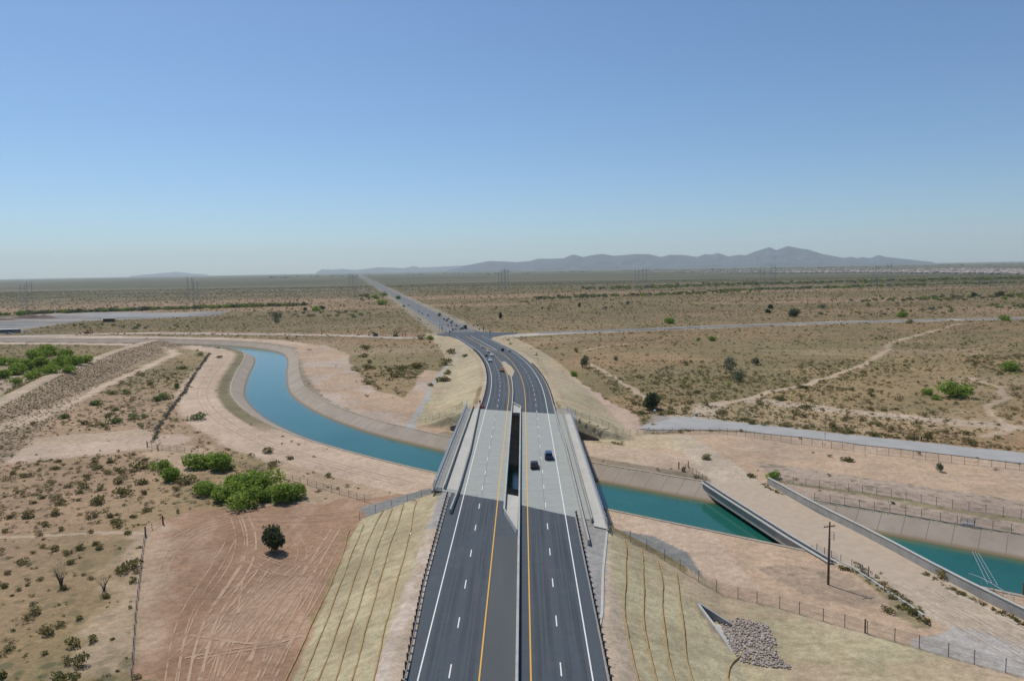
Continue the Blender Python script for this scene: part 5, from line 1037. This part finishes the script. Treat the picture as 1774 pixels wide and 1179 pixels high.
m = MB(); m.tube([(.22,0,-.2),(.2,0,8)], .03, 5); m.obj('conduit', M_['steel'], root)
# small posts, markers and signs
def post(name, label, x_, y_, h_, r_, mt, cat='post', group=None, cap=None):
    m = MB(); m.tube([(0,0,-.3),(0,0,h_)], r_, 8); o = m.obj(name, M_[mt], None, (x_, y_, gz(x_, y_))); tag(o, label, cat, group)
    m = MB(); m.tube([(0,0,h_),(0,0,h_+.08)], r_*1.25, 8)
    if cap: m.box((0,-r_-.03,h_*.75), (.28,.04,.5))
    m.obj('cap', M_[cap or mt], o); return o
post('marker_post', 'orange brown marker post on the dirt road edge behind the utility pole', 60.9, 117.2, 1.7, .09, 'orange', 'marker', cap='orange')
post('marker_post', 'rusty brown post standing in the fence at lower right', 50.9, 103.0, 2.0, .12, 'pole', 'marker')
post('gate_post', 'grey gate post left of its twin behind the utility pole', 60.6, 124.3, 1.8, .08, 'post', cap='steel'); post('gate_post', 'grey gate post right of its twin behind the utility pole', 61.3, 123.5, 1.8, .08, 'post', cap='steel')
for k, (x_, y_) in enumerate(D['gp']): post('wooden_post', ['left', 'middle', 'right'][k]+' one of three dark wooden posts beyond the service road', x_, y_, 1.4, .22, 'wood', group='wooden posts beyond the service road')
post('wooden_post', 'dark wooden fence post at the left end of the crossing fence', 44.3, 193.8, 1.8, .15, 'wood'); post('wooden_post', 'dark wooden fence post next to the crossing fence gap', 47.0, 194.5, 1.7, .13, 'wood')
for k, lb in enumerate(['nearer dark wooden corner post of the lower left wire fence', 'farther dark wooden post of the lower left wire fence', 'dark post at the foot of the weedy fence', 'dark post right of the weedy fence foot']):
    x_, y_ = D['dark_posts'][k]; post('wooden_post', lb, x_, y_, 1.9 if k < 2 else 1.6, .16, 'wood')
post('sign_post', 'thin steel sign post beside the service road fence', *D['fr_sign'][0], 2.6, .06, 'steel', 'sign post', cap='steel')
p = rp(-15.6, 252.5); root = empty('object_marker', (p[0], p[1], p[2])); tag(root, 'red barrel marker at the far end of the left bridge barrier', 'marker')
m = MB(); m.tube([(0,0,.95),(0,0,1.9)], .33, 10); m.obj('barrel', M_['red'], root); m = MB(); m.tube([(0,0,1.25),(0,0,1.45)], .345, 10); m.obj('band', M_['white'], root)
p = rp(-14.6, 247.8); m = MB(); m.box((0,0,.45), (1.6,.5,.9), 0); o = m.obj('barricade', M_['red'], None, p); tag(o, 'low red and white barricade on the deck by the red barrel', 'barricade'); m = MB(); m.box((0,-.27,.6), (1.6,.03,.2)); m.obj('stripe', M_['white'], o)
# small white marker posts by the service road head
for k, (x_, y_, lb) in enumerate(((66.0,262.5,'white box beside the green weeds at the service road head'),(52.6,269.5,'white marker near the rounded dark tree'))):
    m = MB(); m.box((0,0,.5), (.8,.5,1.1)); m.box((0,0,1.1), (.9,.6,.1)); o = m.obj('white_marker', M_['white'], None, (x_, y_, gz(x_, y_))); tag(o, lb, 'marker')
# ---------- vehicles ----------
def vprof(kind):
    if kind == 'sedan': return 4.7, 1.8, [(-2.35,.35),(-2.35,.85),(-1.75,1.0),(-1.15,1.42),(.35,1.45),(1.15,1.0),(2.15,.85),(2.35,.6),(2.35,.35)], (-1.15,.35,1.15,-1.75,1.42)
    if kind == 'suv': return 4.8, 1.95, [(-2.4,.4),(-2.4,1.1),(-2.15,1.75),(.45,1.78),(1.15,1.18),(2.25,1.05),(2.4,.7),(2.4,.4)], (-2.15,.45,1.15,-2.4,1.75)
    if kind == 'pickup': return 5.6, 2.0, [(-2.8,.5),(-2.8,1.15),(-.6,1.15),(-.45,1.85),(.75,1.88),(1.4,1.25),(2.65,1.12),(2.8,.8),(2.8,.5)], (-.45,.75,1.4,-.6,1.85)
    if kind == 'van': return 5.6, 2.1, [(-2.8,.45),(-2.8,2.35),(1.2,2.4),(2.1,1.4),(2.75,1.2),(2.8,.45)], (-2.0,1.2,2.1,-2.8,2.35)
    return 8.5, 2.4, [(-4.2,.6),(-4.2,3.4),(1.9,3.4),(1.95,2.5),(3.0,2.5),(3.4,1.5),(4.2,1.35),(4.2,.6)], (1.95,3.0,3.4,1.95,2.5)
def vehicle(kind, col, label, x_, y_, z_, head, group):
    Ln, Wd, prof, cab = vprof(kind); root = empty({'boxtruck': 'truck', 'pickup': 'pickup_truck', 'van': 'van', 'suv': 'suv'}.get(kind, 'car'), (x_, y_, z_), head-math.pi/2)  # local +X forward
    root.rotation_euler = (0, 0, head); tag(root, label, {'boxtruck': 'truck', 'pickup': 'pickup', 'van': 'van', 'suv': 'SUV'}.get(kind, 'car'), group)
    m = MB(); hw = Wd/2; zm = max(p[1] for p in prof)
    def wz(z): return hw*(1 if z < 1.05 or kind in ('van','boxtruck') else .82)
    n = len(prof); vs_ = [(p[0], -wz(p[1]), p[1]) for p in prof]+[(p[0], wz(p[1]), p[1]) for p in prof]
    m.add(vs_, [tuple(range(n)), tuple(range(2*n-1, n-1, -1))]+[(i, n+i, n+(i+1) % n, (i+1) % n) for i in range(n)])
    me = m.mesh('body', PAINT[col], True); bm = bmesh.new(); bm.from_mesh(me); bmesh.ops.bevel(bm, geom=[e for e in bm.edges], offset=.09, segments=2, affect='EDGES'); bm.to_mesh(me); bm.free(); link('body', me, root)
    rb, rf, wf_, wr, zt = cab; zb = 1.08 if kind != 'boxtruck' else 1.7; zb = max(.95, min(zb, zt-.35))
    m = MB(); e = .025
    m.add([(wf_-.06, -hw*.78, zb), (wf_-.06, hw*.78, zb), (rf+.06, hw*.74, zt-.02), (rf+.06, -hw*.74, zt-.02)], [(0,1,2,3)]); m.v = [(a+e*1.5, b_, c_+e*1.5) for a, b_, c_ in m.v]; m.obj('windscreen', M_['glass'], root, fix=False)
    if kind != 'boxtruck':
        m = MB(); m.add([(wr-e*(1 if kind!='sedan' else .5), -hw*.76, zb+.02), (rb-e*2, -hw*.74, zt-.03), (rb-e*2, hw*.74, zt-.03), (wr-e, hw*.76, zb+.02)], [(0,1,2,3)]); m.v = [(a-e, b_, c_+e*.6) for a, b_, c_ in m.v]; m.obj('rear_window', M_['glass'], root, fix=False)
    for s in (-1, 1):
        m = MB(); y1 = wz(zb)*s*1.012; y2 = wz(zt)*s*1.012; m.add([(wr+.3, y1 if kind in ('van','boxtruck') else s*hw*.9, zb+.02), (wf_-.3, y1 if kind in ('van','boxtruck') else s*hw*.9, zb+.02), (rf-.05, y2, zt-.12), (rb+.15, y2, zt-.12)], [(0,1,2,3) if s < 0 else (3,2,1,0)]); m.obj('side_window', M_['glass'], root, fix=False)
        m = MB(); m.box((0,0,0), (.08,.32,.16)); m.obj('headlight', M_['lampw'], root, (Ln/2+.02, s*hw*.7, .72)); m = MB(); m.box((0,0,0), (.08,.26,.2)); m.obj('tail_light', M_['lampr'], root, (-Ln/2-.02, s*hw*.78, .82))
        for xx_ in (Ln*.31, -Ln*.31):
            m = MB(); r_ = .34 if kind in ('sedan',) else (.4 if kind != 'boxtruck' else .5); m.tube([(0,-.12,0),(0,.12,0)], r_, 14); wv = m.obj('wheel', M_['tyre'], root, (xx_, s*(hw-.1), r_)); m = MB(); m.tube([(0,s*.121,0),(0,s*.14,0)], r_*.6, 10); m.obj('rim', M_['steel'], wv)
    if kind == 'pickup':
        m = MB(); m.box((-1.7,0,1.17), (1.9, Wd*.78, .06)); m.obj('bed', M_['tyre'] if col != 'orange' else PAINT['white'], root)
    if col == 'orange':
        m = MB(); m.box((2.0,0,1.16), (1.3, Wd*.7, .06)); m.box((.15,0,1.9), (.9, Wd*.6, .06)); m.obj('bonnet', PAINT['white'], root)
    return root
for kind, col, L, y_, lb in D['cars']:
    back = L < -5
    lane = min((-7.7,-11.3,2.0,5.7), key=lambda q: abs(q-L))
    if y_ > 600 and not back and L > 7: lane = 7.2
    p = rp(lane, y_); hd = math.atan2(1, float(dB(y_)))+(math.pi if back else 0); vehicle(kind, col, lb, p[0], p[1], p[2]+.04, hd, 'vehicles on the highway')
# vehicles and trailers parked by the pit
for k, (kind, col, x_, y_, hd, lb) in enumerate((('van','white',-505,705,.2,'white van parked in the yard at far left, nearest the left edge'),('pickup','silver',-488,712,.1,'silver pickup parked in the yard beside the trailer'),('sedan','white',-477,722,.3,'white car parked at the right end of the yard trailer'),('sedan','black',-530,716,.2,'black car parked left of the yard trailer'))):
    vehicle(kind, col, lb, x_, y_, gz(x_, y_), hd, None)
def shed(name, label, x_, y_, d, rz, wallm, roofm, cat, open_=False):
    z_ = gz(x_, y_); root = empty(name, (x_, y_, z_), rz); tag(root, label, cat)
    if open_:
        for a in (-1, 1):
            for b_ in (-1, 1): m = MB(); m.box((0,0,d[2]/2), (.25,.25,d[2])); m.obj('column', M_['darksteel'], root, (a*d[0]*.45, b_*d[1]*.45, 0))
        m = MB(); m.box((0,0,d[2]*.45), (d[0]*.7,d[1]*.5,d[2]*.8)); m.obj('cabin', M_['darksteel'], root)
    else: m = MB(); m.box((0,0,d[2]/2), d); m.obj('wall', wallm, root); m = MB(); m.box((0,-d[1]/2-.03,d[2]*.55), (d[0]*.5,.04,d[2]*.3)); m.obj('window', M_['glass'], root)
    m = MB(); m.box((0,0,d[2]+.15), (d[0]*1.05,d[1]*1.1,.3)); m.obj('roof', roofm, root); return root
shed('site_trailer', 'long grey site trailer with white roof in the yard at far left', -500, 728, (22,5,3.4), .15, mat('trailer_wall', (.22,.24,.24), (.18,.2,.2)), M_['white'], 'trailer')
shed('open_shed', 'dark open shed with tan roof beside the far pond', -482, 880, (17,9,4), .1, M_['darksteel'], mat('tan_roof', (.5,.44,.36), (.42,.37,.3)), 'shed', True)
shed('screening_plant', 'pale boxy hopper standing in the gravel yard', -640, 895, (6,5,6), .1, M_['walk'], M_['concrete'], 'machine')
for k, (x_, y_, w0, h0, lb) in enumerate(((-700,960,60,4,'long dark brown spoil heap at the far left edge of the pit'),(-640,985,34,4.5,'small brown spoil heap behind the pale hopper'),(-600,845,70,2.2,'low blue grey gravel bank in front of the pale hopper'))):
    m = MB(); n = 14; rows = []
    for i in range(n+1):
        t = i/n*2-1; row = []
        for j in range(7):
            s = j/6*2-1; hh_ = h0*max(0, 1-t*t)**.6*max(0, 1-abs(s)**1.3)*(.8+.4*random.random()); row.append((t*w0, s*8, hh_-.1))
        rows.append(row)
    m.strip(rows); o = m.obj('spoil_heap', mat('spoil%d' % k, (.16,.11,.085) if k < 2 else (.2,.22,.24), None, .95, .3), None, (x_, y_, gz(x_, y_)), -.15); tag(o, lb, 'spoil heap')
# excavators by the junction and on the left road
def digger(label, x_, y_, rz, mt):
    root = empty('excavator', (x_, y_, gz(x_, y_)), rz); tag(root, label, 'excavator')
    for s in (-1, 1): m = MB(); m.box((0,s*1.2,.45), (4,.6,.9)); m.obj('track', M_['darksteel'], root)
    m = MB(); m.box((-.3,0,1.6), (3.2,2.6,1.3), taper=.9); m.obj('body', mt, root); m = MB(); m.box((.7,.7,2.7), (1.4,1.1,1.3), taper=.85); m.obj('cab', M_['glass'], root)
    m = MB(); m.tube([(1.2,-.3,1.8),(3.6,-.3,4.6),(5.6,-.3,3.2)], .28, 6); m.obj('boom', mt, root); m = MB(); m.tube([(5.6,-.3,3.2),(5.9,-.3,1.0)], .2, 6); m.box((5.8,-.3,.8), (.9,1,.8)); m.obj('bucket', M_['darksteel'], root)
digger('excavator standing by the left side road near the junction', -97, 612, .1, mat('dusty_yellow', (.35,.25,.12), (.28,.2,.1))); digger('dark excavator parked left of the other one by the junction', -115, 618, 3.0, M_['darksteel'])
digger('red orange machine beside the road at far left', -405, 700, 1.2, M_['orange'])
# ---------- traffic signals and street lights at the junction ----------
def signal(label, L, y_, arm, adir):
    p = (float(RX(L, y_)), y_); root = empty('traffic_signal', (p[0], p[1], -7.0)); tag(root, label, 'traffic signal', 'traffic signals at the junction')
    m = MB(); m.tube([(0,0,0),(0,0,6.5)], .16, 8, 0, .11); m.obj('pole', M_['darksteel'], root)
    m = MB(); m.tube([(0,0,6.1),(adir*arm,0,6.6)], .1, 6); m.obj('mast_arm', M_['steel'], root)
    for t in (.6, .97, 0):
        m = MB(); m.box((0,0,0), (.7,.4,1.5)); h = m.obj('signal_head', M_['tyre'], root, (adir*arm*t, -.2, 5.9 if t else 3.6))
        for q in range(3):
            m = MB(); m.tube([(0,-.21,0),(0,-.26,0)], .15, 8); m.obj('lens', [M_['lampr'], mat('amber', (.3,.18,.02)), mat('green_lens', (.02,.2,.08))][q], h, (0,0,.45-.45*q))
for a in ((('traffic signal at the near left corner of the junction'),-18,602,9,1),(('traffic signal at the near right corner of the junction'),14,598,9,-1),(('traffic signal at the far right corner of the junction'),16,640,9,-1),(('traffic signal at the far left corner of the junction'),-19,644,9,1)): signal(*a)
for k, (L, y_, lb) in enumerate(((-20,655,'street light at the far left of the junction'),(30,603,'street light where the right side road leaves the junction'),(26,652,'street light at the far right of the junction'))):
    root = empty('street_light', (float(RX(L, y_)), y_, -7)); tag(root, lb, 'street light', 'street lights at the junction'); m = MB(); m.tube([(0,0,0),(0,0,11)], .14, 8, 0, .08); m.obj('pole', M_['steel'], root)
    m = MB(); m.tube([(0,0,11),(2.4,0,11.6)], .07, 6); m.obj('arm', M_['steel'], root); m = MB(); m.box((2.7,0,11.6), (.9,.35,.18)); m.obj('lamp_head', M_['steel'], root)
# ---------- transmission towers ----------
tm = MB()
def tower_meshes(H):
    lg = []
    for s in (-1, 1):
        m = MB()
        for a, b_ in ((-1,-1),(1,-1),(1,1),(-1,1)): m.tube([(s*5+a*1.3,b_*1.3,0),(s*4.2+a*.5,b_*.5,H)], .13, 4)
        for i in range(14):
            z0, z1 = H*i/14, H*(i+1)/14; w0 = 1.3-.8*i/14; c0 = s*(5-.8*i/14); q = 1 if i % 2 else -1
            m.tube([(c0-w0*q,-w0,z0),(c0+w0*q,-w0,z1)], .07, 3); m.tube([(c0-w0*q,w0,z0),(c0+w0*q,w0,z1)], .07, 3)
        lg.append(m.mesh('mast', M_['steel'], True))
    m = MB()
    for z_ in (H*.86, H*.90): m.tube([(-10,0,z_),(10,0,z_)], .14, 4)
    for i in range(10): m.tube([(-10+i*2,0,H*(.86 if i % 2 else .90)),(-8+i*2,0,H*(.90 if i % 2 else .86))], .08, 3)
    ar = m.mesh('crossarm', M_['steel'], True); m = MB()
    m.tube([(0,0,H*.86),(0,0,H*.86-3)], .12, 4); return lg, ar, m.mesh('insulator', M_['walk'], True)
TM = tower_meshes(50)
TL = ['leftmost distant lattice tower', 'distant lattice tower just right of the leftmost', 'tall distant tower left of the straight road', 'smaller distant tower behind the tall one left of the road', 'distant tower standing right under the vanishing road', 'farther distant tower under the vanishing road',
 'left tower of the far trio right of the road', 'middle tower of the far trio right of the road', 'right tower of the far trio right of the road', 'left of the two towers below the mountain range', 'right of the two towers below the mountain range', 'left of the two towers under the highest peak', 'right of the two towers under the highest peak',
 'left of three towers before the white suburb', 'middle of three towers before the white suburb', 'right of three towers before the white suburb', 'distant tower second from the right edge', 'distant tower nearest the right edge']
for (x_, y_, H), lb in zip(D['towers'], TL):
    root = empty('transmission_tower', (x_, y_, -7), .18); tag(root, lb, 'power tower', 'lattice power towers crossing the plain'); root.scale = (H/50*.9,)*2+(H/50,)
    for lm in TM[0]: link('mast', lm, root)
    link('crossarm', TM[1], root)
    for xx_ in (-8,0,8): link('insulator', TM[2], root, (xx_,0,0))
# ---------- distant suburb ----------
hm = []
wm_ = [mat('stucco%d' % i, c1, None, .9) for i, c1 in enumerate(((.42,.38,.34),(.36,.30,.25),(.50,.48,.46)))]; rm = [mat('roof%d' % i, c1, None, .9) for i, c1 in enumerate(((.28,.21,.18),(.42,.38,.35),(.24,.20,.18)))]
for i in range(6):
    m = MB(); a, b_, h = 8+i % 3, 6.5, 3.2+(i % 2)*2.6; m.box((0,0,h/2), (2*a,2*b_,h)); r_ = [(-a-.6,-b_-.6,h),(a+.6,-b_-.6,h),(a+.6,b_+.6,h),(-a-.6,b_+.6,h),(-a*.5,0,h+2.6),(a*.5,0,h+2.6)]
    m.add(r_, [(0,1,5,4),(1,2,5),(2,3,4,5),(3,0,4),(3,2,1,0)], 1); hm.append(m.mesh('house', [wm_[i % 3], rm[(i+i//3) % 3]], True))
TP = D['town']; g = random.Random(9); cnth = 0; allh = []
rowsH = []
while len(allh) < 1500:
    y_ = 2600*(5200/2600)**g.random() if g.random() < .6 else g.uniform(2600, 8500); x_ = g.uniform(.18, .78)*y_
    if not inpoly(np.array(x_), np.array(y_), [(1900,2650),(1980,3300),(1950,3900),(1650,5000),(1300,6500),(1200,8400),(2900,8400),(3400,5600),(3000,4000),(2300,2750)]): continue
    x_ = round(x_/24)*24+g.uniform(-3,3); y_ = round(y_/46)*46+g.uniform(-4,4); allh.append((y_, x_))
allh.sort(); big = allh[:290]; rest_ = allh[290:]
for y_, x_ in big:
    o = link('house', hm[g.randrange(6)], None, (x_, y_, -7), g.choice((0,.0,1.5708))+.2); tag(o, 'small pale suburban house in the distant housing estate at right', 'house', 'houses of the distant estate')
m = MB()
for y_, x_ in rest_:
    h = g.uniform(3.2, 6); k = g.randrange(2); m.box((x_, y_, -7+h/2), (g.uniform(12,20), 13, h), .2, k); m.add([(x_-9,y_-7.2,-7+h),(x_+9,y_-7.2,-7+h),(x_+9,y_+7.2,-7+h),(x_-9,y_+7.2,-7+h),(x_-4,y_,-4.6+h),(x_+4,y_,-4.6+h)], [(0,1,5,4),(1,2,5),(2,3,4,5),(3,0,4)], 2+k)
for k in range(160):  # towns near the foot of the mountains
    y_ = g.uniform(9000, 16000); x_ = g.uniform(-.33,.75)*y_; m.box((x_, y_, -7+4), (g.uniform(20,90), 25, 8), .1, g.randrange(2)*2)
o = m.obj('distant_town', [wm_[0], wm_[2], rm[0], rm[1]], fix=False); tag(o, 'far streets of pale houses fading towards the mountains', 'town', kind='stuff')
# ---------- mountains ----------
def ridge(name, prof, Dm, depth, seed, col):
    az = np.radians(np.linspace(prof[0][0], prof[-1][0], 520)); hp = np.interp(np.degrees(az), [p[0] for p in prof], [p[1] for p in prof])
    k = 25; t = np.linspace(-1, 1, k); A, T = np.meshgrid(az, t); Hh = np.tile(hp, (k, 1)); rad = Dm+T*depth
    X = np.sin(A)*rad; Y = np.cos(A)*rad; base = np.clip(1-np.abs(T), 0, 1)**.8
    n1 = fbm(X, Y, 1500, 4, seed); n2 = 1-np.abs(fbm(X+999, Y, 900, 4, seed+3)*2-1)
    Z = Hh*(base*(1-(1-base)*.8*(n1)))*(1-.0*n2)+ (n2-.6)*Hh*.55*(1-base)*base*4 - 8-60*(np.abs(T) > .97)
    edge = np.ones_like(az); edge[:3] = 0; edge[-3:] = 0; Z = Z*edge[None]-(1-edge[None])*60
    o = link(name, gridmesh(name, X, Y, Z, mat(name+'_hazed_rock', col, tuple(v*.6 for v in col), .95, .0012, detail=8), smooth=False)); o['kind'] = 'structure'; return o  # col has haze blue painted into the rock, besides the haze volume
PL_ = [(a, b_*.8) for a, b_ in D['prof'] if -14.4 < a < -4.5]; PR_ = [p for p in D['prof'] if p[0] >= -2.5]
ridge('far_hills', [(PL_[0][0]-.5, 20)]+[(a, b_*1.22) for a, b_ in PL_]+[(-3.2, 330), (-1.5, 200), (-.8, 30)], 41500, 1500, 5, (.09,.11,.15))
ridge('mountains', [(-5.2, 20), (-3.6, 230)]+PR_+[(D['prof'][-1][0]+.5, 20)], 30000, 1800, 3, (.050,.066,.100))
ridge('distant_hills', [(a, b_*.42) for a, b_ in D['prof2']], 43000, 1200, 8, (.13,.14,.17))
# ---------- haze ----------
m = MB(); m.box((0,22500,640), (92000,49000,1310)); hz_ = bpy.data.materials.new('haze_air'); hz_.use_nodes = True; N, Lk = nt(hz_); N.remove(N['Principled BSDF'])
pv = N.new('ShaderNodeVolumePrincipled'); pv.inputs['Color'].default_value = (.85,.955,1,1); pv.inputs['Density'].default_value = HAZE; pv.inputs['Anisotropy'].default_value = .1
Lk.new(pv.outputs[0], N['Material Output'].inputs['Volume']); o = m.obj('haze', hz_); o['kind'] = 'stuff'; tag(o, 'thin pale blue desert air veiling the far plain and mountains', 'haze')
bpy.context.view_layer.update()
